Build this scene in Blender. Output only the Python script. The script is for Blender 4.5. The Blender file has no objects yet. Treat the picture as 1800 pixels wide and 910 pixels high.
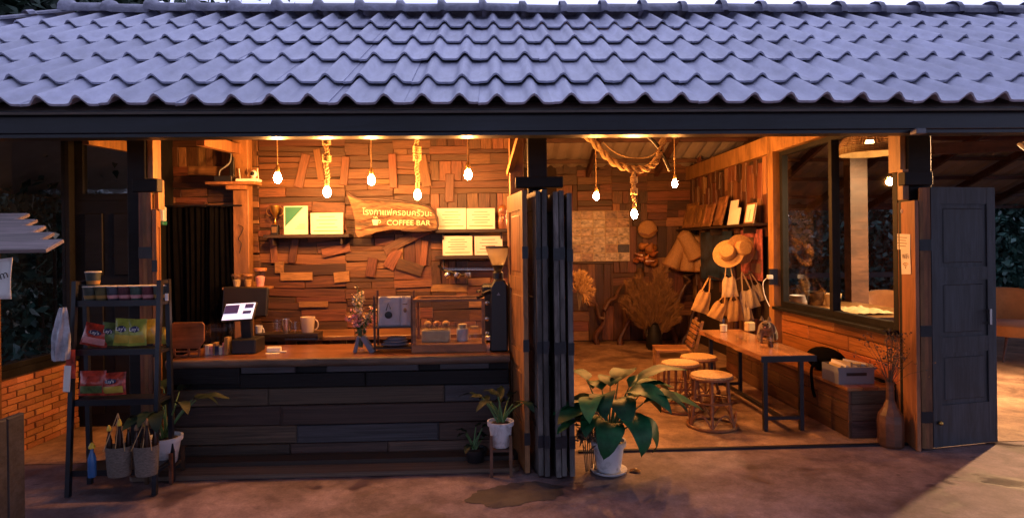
import bpy, bmesh, math, random
import numpy as np
from mathutils import Vector, Matrix, Euler, noise as mnoise
random.seed(7)
R = math.radians
sc = bpy.context.scene
COL = sc.collection
# ------------------------------------------------------------ camera, sky, sun, exposure
FPX = 1075.0
cam_d = bpy.data.cameras.new('camera'); cam = bpy.data.objects.new('camera', cam_d); COL.objects.link(cam)
cam_d.sensor_width = 36.0; cam_d.lens = FPX / 1800 * 36; cam_d.shift_y = -25 / 1800; cam_d.clip_end = 500; cam_d.clip_start = .05
CAMLOC = Vector((0, 0, 1.7))
CROT = (Matrix.Rotation(R(-2.0), 3, 'Z') @ Matrix.Rotation(R(90), 3, 'X') @ Matrix.Rotation(-0.012, 3, 'Z'))
cam.location = CAMLOC; cam.rotation_euler = CROT.to_euler()
sc.camera = cam
world = bpy.data.worlds.new('World'); sc.world = world; world.use_nodes = True
wn = world.node_tree; bg = wn.nodes['Background']
sky = wn.nodes.new('ShaderNodeTexSky'); sky.sky_type = 'NISHITA'; sky.sun_disc = False
SUN_EL, SUN_ROT = R(9), R(20)
sky.sun_elevation = SUN_EL; sky.sun_rotation = SUN_ROT; sky.air_density = 1.0; sky.dust_density = 1.0; sky.ozone_density = 3.0
tint = wn.nodes.new('ShaderNodeMix'); tint.data_type = 'RGBA'; tint.blend_type = 'MULTIPLY'; tint.inputs[0].default_value = 1
wn.links.new(sky.outputs[0], tint.inputs[6]); tint.inputs[7].default_value = (0.94, 0.86, 1.16, 1)
bg.inputs[1].default_value = 0.05; wn.links.new(tint.outputs[2], bg.inputs[0])
# thin even cloud layer glowing at dusk, over the clear sky
cloud = wn.nodes.new('ShaderNodeBackground'); cloud.inputs[0].default_value = (.64, .655, 1.0, 1); cloud.inputs[1].default_value = 1.3
asum = wn.nodes.new('ShaderNodeAddShader'); wn.links.new(bg.outputs[0], asum.inputs[0]); wn.links.new(cloud.outputs[0], asum.inputs[1])
wn.links.new(asum.outputs[0], wn.nodes['World Output'].inputs[0])
sun_d = bpy.data.lights.new('sun', 'SUN'); sun_d.energy = 0.15; sun_d.angle = R(15); sun_d.color = (1, .86, .8)
sun = bpy.data.objects.new('sun', sun_d); COL.objects.link(sun)
sun.rotation_euler = Vector((-math.sin(SUN_ROT) * math.cos(SUN_EL), -math.cos(SUN_ROT) * math.cos(SUN_EL), -math.sin(SUN_EL))).to_track_quat('-Z', 'Y').to_euler()
vs = sc.view_settings; vs.view_transform = 'Standard'; vs.look = 'None'; vs.exposure = 0.0; vs.gamma = 1; vs.use_curve_mapping = False
sc.render.engine = 'CYCLES'
cy = sc.cycles; cy.use_denoising = True; cy.max_bounces = 8; cy.diffuse_bounces = 4; cy.glossy_bounces = 4; cy.transmission_bounces = 6
cy.transparent_max_bounces = 12; cy.sample_clamp_indirect = 6.0; cy.caustics_reflective = False; cy.caustics_refractive = False

# ------------------------------------------------------------ helpers
def W(px, py, d):
    """photo pixel -> point of the place on the upright plane d metres ahead"""
    v = CROT @ Vector(((px - 900) / FPX, -(py - 430) / FPX, -1))
    return CAMLOC + v * (d / v.y)
def G(px, py, z=0.0):
    v = CROT @ Vector(((px - 900) / FPX, -(py - 430) / FPX, -1))
    return CAMLOC + v * ((z - CAMLOC.z) / v.z)
def X(px, d, py=430): return W(px, py, d).x
def Z(py, d, px=900): return W(px, py, d).z

def tag(o, label=None, cat=None, group=None, kind=None):
    if label: o['label'] = label
    if cat: o['category'] = cat
    if group: o['group'] = group
    if kind: o['kind'] = kind
    return o
def E(name, loc, label, cat, group=None):
    o = bpy.data.objects.new(name, None); COL.objects.link(o); o.location = loc; o.empty_display_size = .1
    return tag(o, label, cat, group)
def rootloc(o):
    v = Vector((0, 0, 0))
    while o is not None:
        v += Vector(o.location); o = o.parent
    return v
def copy_tree(o, parent=None):
    c = o.copy(); COL.objects.link(c); c.parent = parent
    for ch in list(o.children): copy_tree(ch, c)
    return c
class MB:
    def __init__(s): s.v = []; s.f = []
    def add(s, vs_, fs):
        b = len(s.v); s.v += [tuple(v) for v in vs_]; s.f += [tuple(i + b for i in f) for f in fs]; return s
    def box(s, x0, x1, y0, y1, z0, z1):
        return s.add([(x0, y0, z0), (x1, y0, z0), (x1, y1, z0), (x0, y1, z0), (x0, y0, z1), (x1, y0, z1), (x1, y1, z1), (x0, y1, z1)],
                     [(0, 3, 2, 1), (4, 5, 6, 7), (0, 1, 5, 4), (1, 2, 6, 5), (2, 3, 7, 6), (3, 0, 4, 7)])
    def obox(s, c, hx, hy, hz, rot=None):
        m = (rot if rot is not None else Euler((0, 0, 0))).to_matrix() if not isinstance(rot, Matrix) else rot
        vs_ = []
        for (a, b, k) in ((-1, -1, -1), (1, -1, -1), (1, 1, -1), (-1, 1, -1), (-1, -1, 1), (1, -1, 1), (1, 1, 1), (-1, 1, 1)):
            vs_.append(Vector(c) + m @ Vector((a * hx, b * hy, k * hz)))
        return s.add(vs_, [(0, 3, 2, 1), (4, 5, 6, 7), (0, 1, 5, 4), (1, 2, 6, 5), (2, 3, 7, 6), (3, 0, 4, 7)])
    def bar(s, a, b, w, t=None):
        """square bar between two points"""
        a = Vector(a); b = Vector(b); d = b - a; t = t or w
        q = d.to_track_quat('X', 'Z').to_matrix()
        return s.obox((a + b) / 2, d.length / 2, w / 2, t / 2, q)
    def tube(s, pts, r, n=8, closed=False):
        pts = [Vector(p) for p in pts]; m = len(pts)
        rr = r if isinstance(r, (list, tuple)) else [r] * m
        ring = []; up = None; vs_ = []
        for i, p in enumerate(pts):
            t = (pts[(i + 1) % m] - pts[i - 1]) if closed else (pts[min(i + 1, m - 1)] - pts[max(i - 1, 0)])
            if t.length < 1e-9: t = Vector((0, 0, 1))
            t.normalize()
            if up is None:
                up = Vector((0, 0, 1)) if abs(t.z) < .9 else Vector((1, 0, 0))
            up = (up - t * up.dot(t))
            if up.length < 1e-6: up = t.orthogonal()
            up.normalize(); sd = t.cross(up)
            for k in range(n):
                a = 2 * math.pi * k / n
                vs_.append(p + (up * math.cos(a) + sd * math.sin(a)) * rr[i])
        fs = []
        for i in range(m if closed else m - 1):
            j = (i + 1) % m
            for k in range(n):
                fs.append((i * n + k, i * n + (k + 1) % n, j * n + (k + 1) % n, j * n + k))
        if not closed:
            fs.append(tuple(range(n - 1, -1, -1))); fs.append(tuple((m - 1) * n + k for k in range(n)))
        return s.add(vs_, fs)
    def lathe(s, c, prof, n=20, rot=None, sx=1, sy=1, cap=True):
        c = Vector(c); vs_ = []; m = len(prof)
        for (r, z) in prof:
            for k in range(n):
                a = 2 * math.pi * k / n; p = Vector((r * math.cos(a) * sx, r * math.sin(a) * sy, z))
                if rot is not None: p = rot @ p
                vs_.append(c + p)
        fs = []
        for i in range(m - 1):
            for k in range(n):
                fs.append((i * n + k, i * n + (k + 1) % n, (i + 1) * n + (k + 1) % n, (i + 1) * n + k))
        if cap: fs.append(tuple(range(n - 1, -1, -1))); fs.append(tuple((m - 1) * n + k for k in range(n)))
        return s.add(vs_, fs)
    def ell(s, c, rx, ry, rz, n=14, m=8, rot=None):
        prof = [(math.sin(math.pi * i / m), -math.cos(math.pi * i / m)) for i in range(m + 1)]
        prof[0] = (.02, -1); prof[-1] = (.02, 1)
        mm = Matrix.Diagonal((rx, ry, rz))
        if rot is not None: mm = rot @ mm
        return s.lathe(c, prof, n, mm)
    def prism(s, poly, y0, y1):
        """polygon in x,z extruded along y"""
        n = len(poly)
        vs_ = [(x, y0, z) for x, z in poly] + [(x, y1, z) for x, z in poly]
        fs = [tuple(range(n)), tuple(range(2 * n - 1, n - 1, -1))]
        for i in range(n): fs.append((i, i + n, (i + 1) % n + n, (i + 1) % n))
        return s.add(vs_, fs)
    def grid(s, fn, nu, nv, closeu=False):
        vs_ = [fn(i / nu, j / nv) for j in range(nv + 1) for i in range(nu + 1)]
        fs = [(j * (nu + 1) + i, j * (nu + 1) + i + 1, (j + 1) * (nu + 1) + i + 1, (j + 1) * (nu + 1) + i) for j in range(nv) for i in range(nu)]
        return s.add(vs_, fs)
    def build(s, name, m, parent=None, smooth=False, bevel=0, label=None, solid=0, sub=0):
        o0 = rootloc(parent) if parent is not None else Vector((0, 0, 0))
        me = bpy.data.meshes.new(name)
        me.from_pydata([(v[0] - o0.x, v[1] - o0.y, v[2] - o0.z) for v in s.v], [], s.f)
        bm = bmesh.new(); bm.from_mesh(me); bmesh.ops.recalc_face_normals(bm, faces=bm.faces)
        if bevel:
            es = [e for e in bm.edges if len(e.link_faces) == 2 and e.calc_face_angle(0) > .6]
            bmesh.ops.bevel(bm, geom=es, offset=bevel, segments=1, affect='EDGES', clamp_overlap=True)
        bm.to_mesh(me); bm.free()
        if m: me.materials.append(m)
        if smooth:
            for p in me.polygons: p.use_smooth = True
        o = bpy.data.objects.new(name, me); COL.objects.link(o)
        if parent is not None: o.parent = parent
        if solid:
            md = o.modifiers.new('solid', 'SOLIDIFY'); md.thickness = solid; md.offset = 0
        if sub:
            md = o.modifiers.new('sub', 'SUBSURF'); md.levels = sub; md.render_levels = sub
        if smooth and not sub:
            try: me.set_sharp_from_angle(angle=R(40))
            except Exception: pass
        if label: o['label'] = label
        return o
def B(name, m, parent, x0, x1, y0, y1, z0, z1, bevel=0, label=None):
    return MB().box(x0, x1, y0, y1, z0, z1).build(name, m, parent, bevel=bevel, label=label)
def centre(o):
    """move a top-level mesh's origin to its base"""
    me = o.data; co = np.empty(len(me.vertices) * 3); me.vertices.foreach_get('co', co); co = co.reshape(-1, 3)
    b = np.array([(co[:, 0].min() + co[:, 0].max()) / 2, (co[:, 1].min() + co[:, 1].max()) / 2, co[:, 2].min()])
    co -= b; me.vertices.foreach_set('co', co.ravel()); o.location = Vector(o.location) + Vector(b); return o

# ------------------------------------------------------------ materials
def srgb(r, g, b): return tuple(((c / 255 + .055) / 1.055) ** 2.4 if c > 10 else c / 255 / 12.92 for c in (r, g, b))
MATS = {}
def mat(name, col, rough=.6, metal=0., var=.2, scale=6., stretch=(1, 1, 1), bump=.15, rnd=0., spec=.5, coat=0., detail=4., sheen=0., trans=0., sub=0., hue=0., bdist=.01, dirt=0., dscale=1.5, dst=(1, 1, 1), dpos=(.42, .62), dist=0.):
    m = bpy.data.materials.new(name); m.use_nodes = True; nt = m.node_tree; p = nt.nodes['Principled BSDF']; L = nt.links.new
    tc = nt.nodes.new('ShaderNodeTexCoord'); oi = nt.nodes.new('ShaderNodeObjectInfo')
    mul = nt.nodes.new('ShaderNodeMath'); mul.operation = 'MULTIPLY'; mul.inputs[1].default_value = 53.7; L(oi.outputs['Random'], mul.inputs[0])
    add = nt.nodes.new('ShaderNodeVectorMath'); add.operation = 'ADD'; L(tc.outputs['Object'], add.inputs[0]); L(mul.outputs[0], add.inputs[1])
    mp = nt.nodes.new('ShaderNodeMapping'); mp.inputs['Scale'].default_value = stretch; L(add.outputs[0], mp.inputs['Vector'])
    nz = nt.nodes.new('ShaderNodeTexNoise'); nz.inputs['Scale'].default_value = scale; nz.inputs['Detail'].default_value = detail; nz.inputs['Roughness'].default_value = .6
    L(mp.outputs[0], nz.inputs['Vector'])
    rp = nt.nodes.new('ShaderNodeValToRGB'); e = rp.color_ramp.elements
    e[0].position = .3; e[1].position = .72
    e[0].color = (*[c * (1 - var) for c in col], 1); e[1].color = (*[min(1, c * (1 + var)) for c in col], 1)
    L(nz.outputs['Fac'], rp.inputs['Fac']); out = rp.outputs['Color']; nz.inputs['Distortion'].default_value = dist
    if dirt:
        mp2 = nt.nodes.new('ShaderNodeMapping'); mp2.inputs['Scale'].default_value = dst; L(add.outputs[0], mp2.inputs['Vector'])
        n2 = nt.nodes.new('ShaderNodeTexNoise'); n2.inputs['Scale'].default_value = dscale; n2.inputs['Detail'].default_value = 7; n2.inputs['Roughness'].default_value = .7; n2.inputs['Distortion'].default_value = .6; L(mp2.outputs[0], n2.inputs['Vector'])
        r2 = nt.nodes.new('ShaderNodeValToRGB'); r2.color_ramp.elements[0].position = dpos[0]; r2.color_ramp.elements[1].position = dpos[1]
        k_ = 1 - dirt; r2.color_ramp.elements[0].color = (k_, k_, k_, 1); r2.color_ramp.elements[1].color = (1, 1, 1, 1); L(n2.outputs['Fac'], r2.inputs['Fac'])
        mx2 = nt.nodes.new('ShaderNodeMix'); mx2.data_type = 'RGBA'; mx2.blend_type = 'MULTIPLY'; mx2.inputs[0].default_value = 1; L(out, mx2.inputs[6]); L(r2.outputs[0], mx2.inputs[7]); out = mx2.outputs[2]
    if rnd or hue:
        hs = nt.nodes.new('ShaderNodeHueSaturation'); mr = nt.nodes.new('ShaderNodeMapRange')
        mr.inputs['To Min'].default_value = 1 - rnd; mr.inputs['To Max'].default_value = 1 + rnd
        L(oi.outputs['Random'], mr.inputs['Value']); L(mr.outputs[0], hs.inputs['Value']); L(out, hs.inputs['Color'])
        if hue:
            m3 = nt.nodes.new('ShaderNodeMath'); m3.operation = 'MULTIPLY'; m3.inputs[1].default_value = 7.31; L(oi.outputs['Random'], m3.inputs[0])
            fr = nt.nodes.new('ShaderNodeMath'); fr.operation = 'FRACT'; L(m3.outputs[0], fr.inputs[0])
            m2 = nt.nodes.new('ShaderNodeMapRange'); m2.inputs['To Min'].default_value = .5 - hue; m2.inputs['To Max'].default_value = .5 + hue
            L(fr.outputs[0], m2.inputs['Value']); L(m2.outputs[0], hs.inputs['Hue'])
        out = hs.outputs['Color']
    L(out, p.inputs['Base Color'])
    p.inputs['Roughness'].default_value = rough; p.inputs['Metallic'].default_value = metal
    p.inputs['Specular IOR Level'].default_value = spec; p.inputs['Coat Weight'].default_value = coat; p.inputs['Coat Roughness'].default_value = .25
    if sheen: p.inputs['Sheen Weight'].default_value = sheen
    if sub:
        p.inputs['Subsurface Weight'].default_value = sub; p.inputs['Subsurface Radius'].default_value = (.02, .01, .005)
    if bump:
        bp = nt.nodes.new('ShaderNodeBump'); bp.inputs['Strength'].default_value = bump; bp.inputs['Distance'].default_value = bdist
        L(nz.outputs['Fac'], bp.inputs['Height']); L(bp.outputs[0], p.inputs['Normal'])
    MATS[name] = m; return m
def wood(name, c, rough=.55, rnd=.45, var=.4, hue=.012, coat=0., scale=1.6, st=(1, 9, 9), bump=.4, dirt=.45):
    return mat(name, c, rough=rough, var=var, scale=scale, stretch=st, bump=bump, rnd=rnd, hue=hue, coat=coat, detail=8, dirt=dirt, dscale=2.6, dst=tuple(.5 + .22 * k for k in st), dpos=(.38, .56), dist=.35)
def emat(name, col, st):
    m = bpy.data.materials.new(name); m.use_nodes = True; nt = m.node_tree; p = nt.nodes['Principled BSDF']
    p.inputs['Base Color'].default_value = (*col, 1); p.inputs['Emission Color'].default_value = (*col, 1); p.inputs['Emission Strength'].default_value = st
    return m
def glass(name, tintc=(1, 1, 1), ior=1.45, rough=0.02, boost=1.0):
    """thin clear glass: see-through, mirrors by Fresnel"""
    m = bpy.data.materials.new(name); m.use_nodes = True; nt = m.node_tree; L = nt.links.new
    nt.nodes.remove(nt.nodes['Principled BSDF']); out = nt.nodes['Material Output']
    tr = nt.nodes.new('ShaderNodeBsdfTransparent'); tr.inputs[0].default_value = (*tintc, 1)
    gl = nt.nodes.new('ShaderNodeBsdfGlossy'); gl.inputs['Roughness'].default_value = rough
    fr = nt.nodes.new('ShaderNodeFresnel'); fr.inputs[0].default_value = ior
    ge = nt.nodes.new('ShaderNodeNewGeometry'); mr = nt.nodes.new('ShaderNodeMapRange'); mr.inputs['To Min'].default_value = ior; mr.inputs['To Max'].default_value = 1 / ior
    L(ge.outputs['Backfacing'], mr.inputs['Value']); L(mr.outputs[0], fr.inputs[0])
    ml = nt.nodes.new('ShaderNodeMath'); ml.operation = 'MULTIPLY'; ml.inputs[1].default_value = boost; ml.use_clamp = True; L(fr.outputs[0], ml.inputs[0])
    mx = nt.nodes.new('ShaderNodeMixShader'); L(ml.outputs[0], mx.inputs[0]); L(tr.outputs[0], mx.inputs[1]); L(gl.outputs[0], mx.inputs[2]); L(mx.outputs[0], out.inputs[0])
    return m
def leafmat(name, col, rough=.45, var=.5, scale=3.):
    m = mat(name, col, rough=rough, var=var, scale=scale, bump=0)
    p = m.node_tree.nodes['Principled BSDF']
    return m
M = {}
M['tile'] = mat('roof_tile_paint', (.52, .54, .68), rough=.34, var=.14, scale=7, stretch=(2.5, .7, .7), bump=.04, rnd=.10, spec=.6, dirt=.17, dscale=3.0, dst=(3, .6, .6), dpos=(.36, .6))
M['ridge'] = mat('ridge_tile_paint', (.34, .35, .46), rough=.5, var=.2, scale=9, bump=.12, rnd=.15, dirt=.4, dscale=6)
M['steel'] = mat('dark_painted_steel', (.010, .0135, .024), rough=.36, var=.3, scale=5, bump=.05, dirt=.5, dscale=2.5, dst=(.6, 2, 5))
M['blackwood'] = wood('black_stained_timber', (.009, .009, .0105), rough=.6, rnd=.2, var=.3, hue=0); M['blackwood'].node_tree.nodes['Principled BSDF'].inputs['Specular IOR Level'].default_value = .25
M['corr'] = mat('corrugated_sheet', (.36, .30, .26), rough=.55, var=.15, scale=3, bump=.05)
M['purlin'] = wood('purlin_steel_red', (.10, .045, .03), rough=.6, rnd=.2)
M['plank'] = wood('patchwork_teak', (.135, .052, .0235), rough=.5, rnd=.62, hue=.014, var=.55)
M['plankl'] = wood('pale_offcut', (.29, .145, .058), rough=.55, rnd=.25, var=.25)
M['plankd'] = wood('dark_offcut', (.075, .032, .016), rough=.55, rnd=.4, var=.4)
M['wallback'] = mat('wall_backing', (.03, .016, .01), rough=.8)
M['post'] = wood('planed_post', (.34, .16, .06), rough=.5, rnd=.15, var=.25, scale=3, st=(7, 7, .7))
M['counter'] = wood('weathered_board', (.088, .054, .038), rough=.6, rnd=.7, hue=.03, var=.45)
M['counterg'] = wood('grey_board', (.055, .055, .065), rough=.6, rnd=.3, hue=.02)
M['ctop'] = wood('counter_slab', (.23, .098, .038), rough=.34, rnd=.1, coat=.4, scale=2, st=(1, 7, 7))
M['bench'] = wood('varnished_bench', (.36, .13, .04), rough=.3, rnd=.35, coat=.5, var=.3)
M['benchd'] = wood('bench_front_board', (.11, .048, .024), rough=.5, rnd=.4)
M['table'] = wood('live_edge_table', (.40, .19, .07), rough=.22, rnd=.1, coat=.6, scale=2, st=(7, 1, 7))
M['doorwood'] = wood('old_door_paint', (.026, .032, .042), rough=.55, rnd=.15, var=.55, hue=0, scale=3, st=(9, 9, .8))
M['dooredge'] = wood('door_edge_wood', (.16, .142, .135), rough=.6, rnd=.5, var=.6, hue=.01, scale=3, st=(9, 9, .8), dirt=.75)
M['doororange'] = wood('lit_door_wood', (.27, .12, .045), rough=.5, rnd=.2, scale=3, st=(9, 9, .8))  # orange lamplight on the folded leaves is put into this colour
M['brick'] = mat('fired_brick', (.40, .17, .07), rough=.8, var=.3, scale=9, rnd=.3, hue=.012, bump=.3)
M['mortar'] = mat('mortar', (.10, .05, .03), rough=.9, scale=20)
M['rope'] = mat('hemp_rope', (.55, .36, .17), rough=.9, var=.3, scale=60, bump=.3)
M['cordth'] = mat('twine_cord', (.45, .27, .12), rough=.9, var=.2, scale=80)
M['brass'] = mat('brass_socket', (.55, .35, .12), rough=.35, metal=.9)
M['bulb'] = emat('lit_bulb', (1.0, .385, .092), 1280); M['bulbr'] = emat('lit_bulb_large', (1.0, .37, .085), 1900)
M['bulbdim'] = emat('lit_bulb_dim', (1.0, .52, .17), 160)
M['black'] = mat('black_plastic', (.012, .012, .014), rough=.4, var=.1, bump=0)
M['blackmat'] = mat('black_cloth', (.0035, .0035, .005), rough=1., spec=.05, var=.3, scale=15, bump=.2)
M['white'] = mat('white_plastic', (.75, .73, .70), rough=.4, var=.04, bump=0)
M['ceramic'] = mat('white_pot_glaze', (.62, .62, .65), rough=.4, var=.12, scale=5, bump=.05, dirt=.45, dscale=7, dpos=(.36, .5))
M['paper'] = mat('white_paper', (.72, .68, .60), rough=.8, var=.05, scale=8, bump=0)
M['ink'] = mat('grey_print', (.22, .16, .11), rough=.8, var=.2, bump=0)
M['goldink'] = mat('gold_print', (.45, .24, .06), rough=.6, bump=0)
M['green'] = mat('green_print', (.03, .20, .13), rough=.5, var=.1, bump=0)
M['navy'] = mat('navy_print', (.012, .02, .09), rough=.4, bump=0)
M['framewood'] = wood('frame_wood', (.30, .14, .05), rough=.45, rnd=.35)
def milky(name, col, k):
    m = glass(name, (.95, .93, .9), ior=1.5); nt = m.node_tree; out = nt.nodes['Material Output']; src = out.inputs[0].links[0].from_socket
    tl = nt.nodes.new('ShaderNodeBsdfTranslucent'); tl.inputs[0].default_value = (*col, 1); mx = nt.nodes.new('ShaderNodeMixShader'); mx.inputs[0].default_value = k
    nt.links.new(src, mx.inputs[1]); nt.links.new(tl.outputs[0], mx.inputs[2]); nt.links.new(mx.outputs[0], out.inputs[0]); return m
M['darkframe'] = wood('dark_shelf_wood', (.03, .018, .012), rough=.5, rnd=.2)
M['steelbright'] = mat('bright_steel', (.6, .58, .55), rough=.25, metal=1, var=.05, bump=0)
M['gold'] = mat('gold_metal', (.7, .42, .1), rough=.3, metal=1, var=.1, bump=0)
M['glass'] = glass('thin_glass', (.97, .98, .98))
M['winglass'] = glass('window_glass', (.92, .94, .95), ior=1.5, boost=1.1); M['hopper'] = None
M['rattan'] = mat('rattan_cane', (.24, .10, .04), rough=.45, var=.3, scale=18, bump=.2, rnd=.15)
M['seatweave'] = mat('woven_seat', (.52, .33, .15), rough=.7, var=.35, scale=60, bump=.6)
M['wicker'] = mat('wicker', (.42, .24, .10), rough=.75, var=.45, scale=70, stretch=(1, 1, 2.2), bump=.7)
M['wickerd'] = mat('grey_wicker', (.16, .14, .12), rough=.8, var=.4, scale=55, stretch=(1, 1, 3), bump=.7)
M['straw'] = mat('straw', (.40, .235, .085), rough=.8, var=.25, scale=50, bump=.4)
M['canvas'] = mat('raw_canvas', (.52, .40, .23), rough=.9, var=.18, scale=12, bump=.25)
M['canvas2'] = mat('ochre_canvas', (.50, .29, .10), rough=.9, var=.2, scale=12, bump=.25)
M['soil'] = mat('potting_soil', (.025, .017, .012), rough=.95, var=.4, scale=30, bump=.6)
M['leafbig'] = mat('glossy_leaf', (.012, .085, .03), rough=.5, var=.55, scale=9, bump=.15, rnd=.45, coat=0., spec=.22)
M['stem'] = mat('green_stem', (.07, .16, .05), rough=.5, bump=0)
M['leafdark'] = mat('dark_leaf', (.006, .019, .009), rough=.6, spec=.25, var=.4, scale=5, bump=0, rnd=.3)
M['foliage'] = mat('hedge_leaf', (.045, .125, .10), rough=.4, var=.8, scale=2.2, bump=0, detail=6)
M['tree'] = mat('tree_leaf', (.018, .045, .028), rough=.6, var=.6, scale=1.2, bump=0, detail=6)
M['bark'] = mat('bark', (.06, .045, .035), rough=.9, var=.4, scale=12, stretch=(1, 1, .3), bump=.7)
M['dry'] = mat('dried_grass', (.25, .135, .055), rough=.9, var=.35, scale=12, bump=0)
M['drydark'] = mat('dried_twigs', (.10, .075, .05), rough=.9, var=.4, scale=14, bump=0)
M['flower'] = mat('cream_petal', (.72, .58, .38), rough=.7, var=.15, scale=20, bump=0)
M['pink'] = mat('pink_petal', (.70, .30, .30), rough=.7, var=.2, scale=20, bump=0)
M['sofa'] = mat('mustard_upholstery', (.52, .23, .07), rough=.85, var=.15, scale=12, bump=.15, sheen=.3)
M['greyplastic'] = mat('grey_plastic', (.20, .21, .24), rough=.45, var=.08, bump=0)
M['shade'] = mat('woven_lamp_shade', (.38, .20, .08), rough=.8, var=.4, scale=60, stretch=(1, 1, 2), bump=.5)
M['cloth'] = mat('blue_grey_cloth', (.16, .18, .24), rough=.9, var=.3, scale=10, bump=.3)
M['plasticbag'] = mat('crinkled_plastic', (.34, .36, .42), rough=.25, var=.4, scale=14, bump=.8)
M['crate'] = wood('stall_timber', (.026, .025, .028), rough=.7, rnd=.3, var=.5, scale=3, st=(9, 9, .8), hue=0)
M['slat'] = wood('weathered_roof_slat', (.28, .225, .215), rough=.7, rnd=.25, var=.35)
M['signw'] = wood('carved_sign_wood', (.20, .11, .055), rough=.7, rnd=0, var=.9, scale=5, st=(1.2, 5, 7), bump=1.0)
M['letter'] = mat('cream_letter_paint', (.85, .70, .46), rough=.6, var=.06, bump=0)

def concrete(name, base, wet=True):
    m = bpy.data.materials.new(name); m.use_nodes = True; nt = m.node_tree; p = nt.nodes['Principled BSDF']; L = nt.links.new
    tc = nt.nodes.new('ShaderNodeTexCoord')
    def nz(s, d=6, rough=.6, dist=0.):
        n = nt.nodes.new('ShaderNodeTexNoise'); n.inputs['Scale'].default_value = s; n.inputs['Detail'].default_value = d; n.inputs['Roughness'].default_value = rough; n.inputs['Distortion'].default_value = dist
        L(tc.outputs['Object'], n.inputs['Vector']); return n.outputs['Fac']
    def ramp(i, a, b, ca, cb):
        r = nt.nodes.new('ShaderNodeValToRGB'); r.color_ramp.elements[0].position = a; r.color_ramp.elements[1].position = b
        r.color_ramp.elements[0].color = (*ca, 1); r.color_ramp.elements[1].color = (*cb, 1); L(i, r.inputs[0]); return r.outputs[0]
    def mix(t, a, b, f=1.):
        x = nt.nodes.new('ShaderNodeMix'); x.data_type = 'RGBA'; x.blend_type = t; x.inputs[0].default_value = f; L(a, x.inputs[6]); L(b, x.inputs[7]); return x.outputs[2]
    c = ramp(nz(.9, 8, .62, .4), .34, .68, [k * .62 for k in base], [k * 1.22 for k in base])
    c = mix('MULTIPLY', c, ramp(nz(3.1, 8, .7), .35, .6, (.5, .46, .48), (1, 1, 1)))
    c = mix('MULTIPLY', c, ramp(nz(13, 8, .75, .5), .36, .6, (.82, .8, .81), (1.05, 1.05, 1.05)))
    c = mix('MULTIPLY', c, ramp(nz(1.9, 9, .78, 1.5), .36, .54, (.66, .62, .65), (1, 1, 1)))
    c = mix('MULTIPLY', c, ramp(nz(70, 3, .6), .3, .62, (.8, .8, .8), (1.06, 1.06, 1.06)))
    blot = ramp(nz(1.35, 3, .5, .8), .56, .66, (1, 1, 1), (.36, .33, .36))
    c = mix('MULTIPLY', c, blot)
    spots = ramp(nz(5.2, 3, .5), .70, .74, (1, 1, 1), (.40, .36, .36)); c = mix('MULTIPLY', c, spots)
    L(c, p.inputs['Base Color'])
    rr = ramp(nz(1.35, 3, .5, .8), .58, .67, (.68, .68, .68), (.28, .28, .28) if wet else (.5, .5, .5)); L(rr, p.inputs['Roughness'])
    bp = nt.nodes.new('ShaderNodeBump'); bp.inputs['Strength'].default_value = .25; bp.inputs['Distance'].default_value = .012; L(nz(11, 8, .65), bp.inputs['Height']); L(bp.outputs[0], p.inputs['Normal'])
    return m
M['damp'] = concrete('damp_concrete', (.05, .036, .036)); M['damp'].node_tree.nodes['Principled BSDF'].inputs['Specular IOR Level'].default_value = .8
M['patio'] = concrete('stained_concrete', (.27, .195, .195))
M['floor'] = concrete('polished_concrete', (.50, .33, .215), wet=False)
M['earth'] = mat('trodden_earth', (.07, .055, .045), rough=.95, var=.4, scale=1.5, bump=.5)

UNIT = {}
def plank(name, m, parent, c, size, eul=(0, 0, 0), taper=.03):
    """a board: long side local x, thickness local y (front -y), width local z"""
    me = UNIT.get(m.name)
    if me is None:
        me = bpy.data.meshes.new('board_' + m.name); t = .5 - .012; u = .5 - .04
        me.from_pydata([(-t, -.5, -u), (t, -.5, -u), (t, -.5, u), (-t, -.5, u), (-.5, -.3, -.5), (.5, -.3, -.5), (.5, -.3, .5), (-.5, -.3, .5), (-.5, .5, -.5), (.5, .5, -.5), (.5, .5, .5), (-.5, .5, .5)], [],
                       [(0, 1, 2, 3), (0, 4, 5, 1), (1, 5, 6, 2), (2, 6, 7, 3), (3, 7, 4, 0), (4, 8, 9, 5), (5, 9, 10, 6), (6, 10, 11, 7), (7, 11, 8, 4), (11, 10, 9, 8)])
        me.materials.append(m); UNIT[m.name] = me
    o = bpy.data.objects.new(name, me); COL.objects.link(o); o.parent = parent
    o.location = Vector(c) - rootloc(parent); o.scale = size; o.rotation_euler = eul
    return o
def text(name, s, size, loc, m, parent, eul=(R(90), 0, 0), ext=.002, align='CENTER', sx=1.):
    cu = bpy.data.curves.new(name, 'FONT'); cu.body = s; cu.size = size; cu.extrude = ext; cu.align_x = align; cu.align_y = 'CENTER'; cu.resolution_u = 3
    t = bpy.data.objects.new(name, cu); COL.objects.link(t)
    me = bpy.data.meshes.new_from_object(t.evaluated_get(bpy.context.evaluated_depsgraph_get())); bpy.data.objects.remove(t); me.name = name
    me.materials.clear(); me.materials.append(m)
    o = bpy.data.objects.new(name, me); COL.objects.link(o)
    if parent is not None: o.parent = parent
    o.location = Vector(loc) - (rootloc(parent) if parent is not None else Vector()); o.rotation_euler = eul; o.scale = (sx, 1, 1); return o
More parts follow.
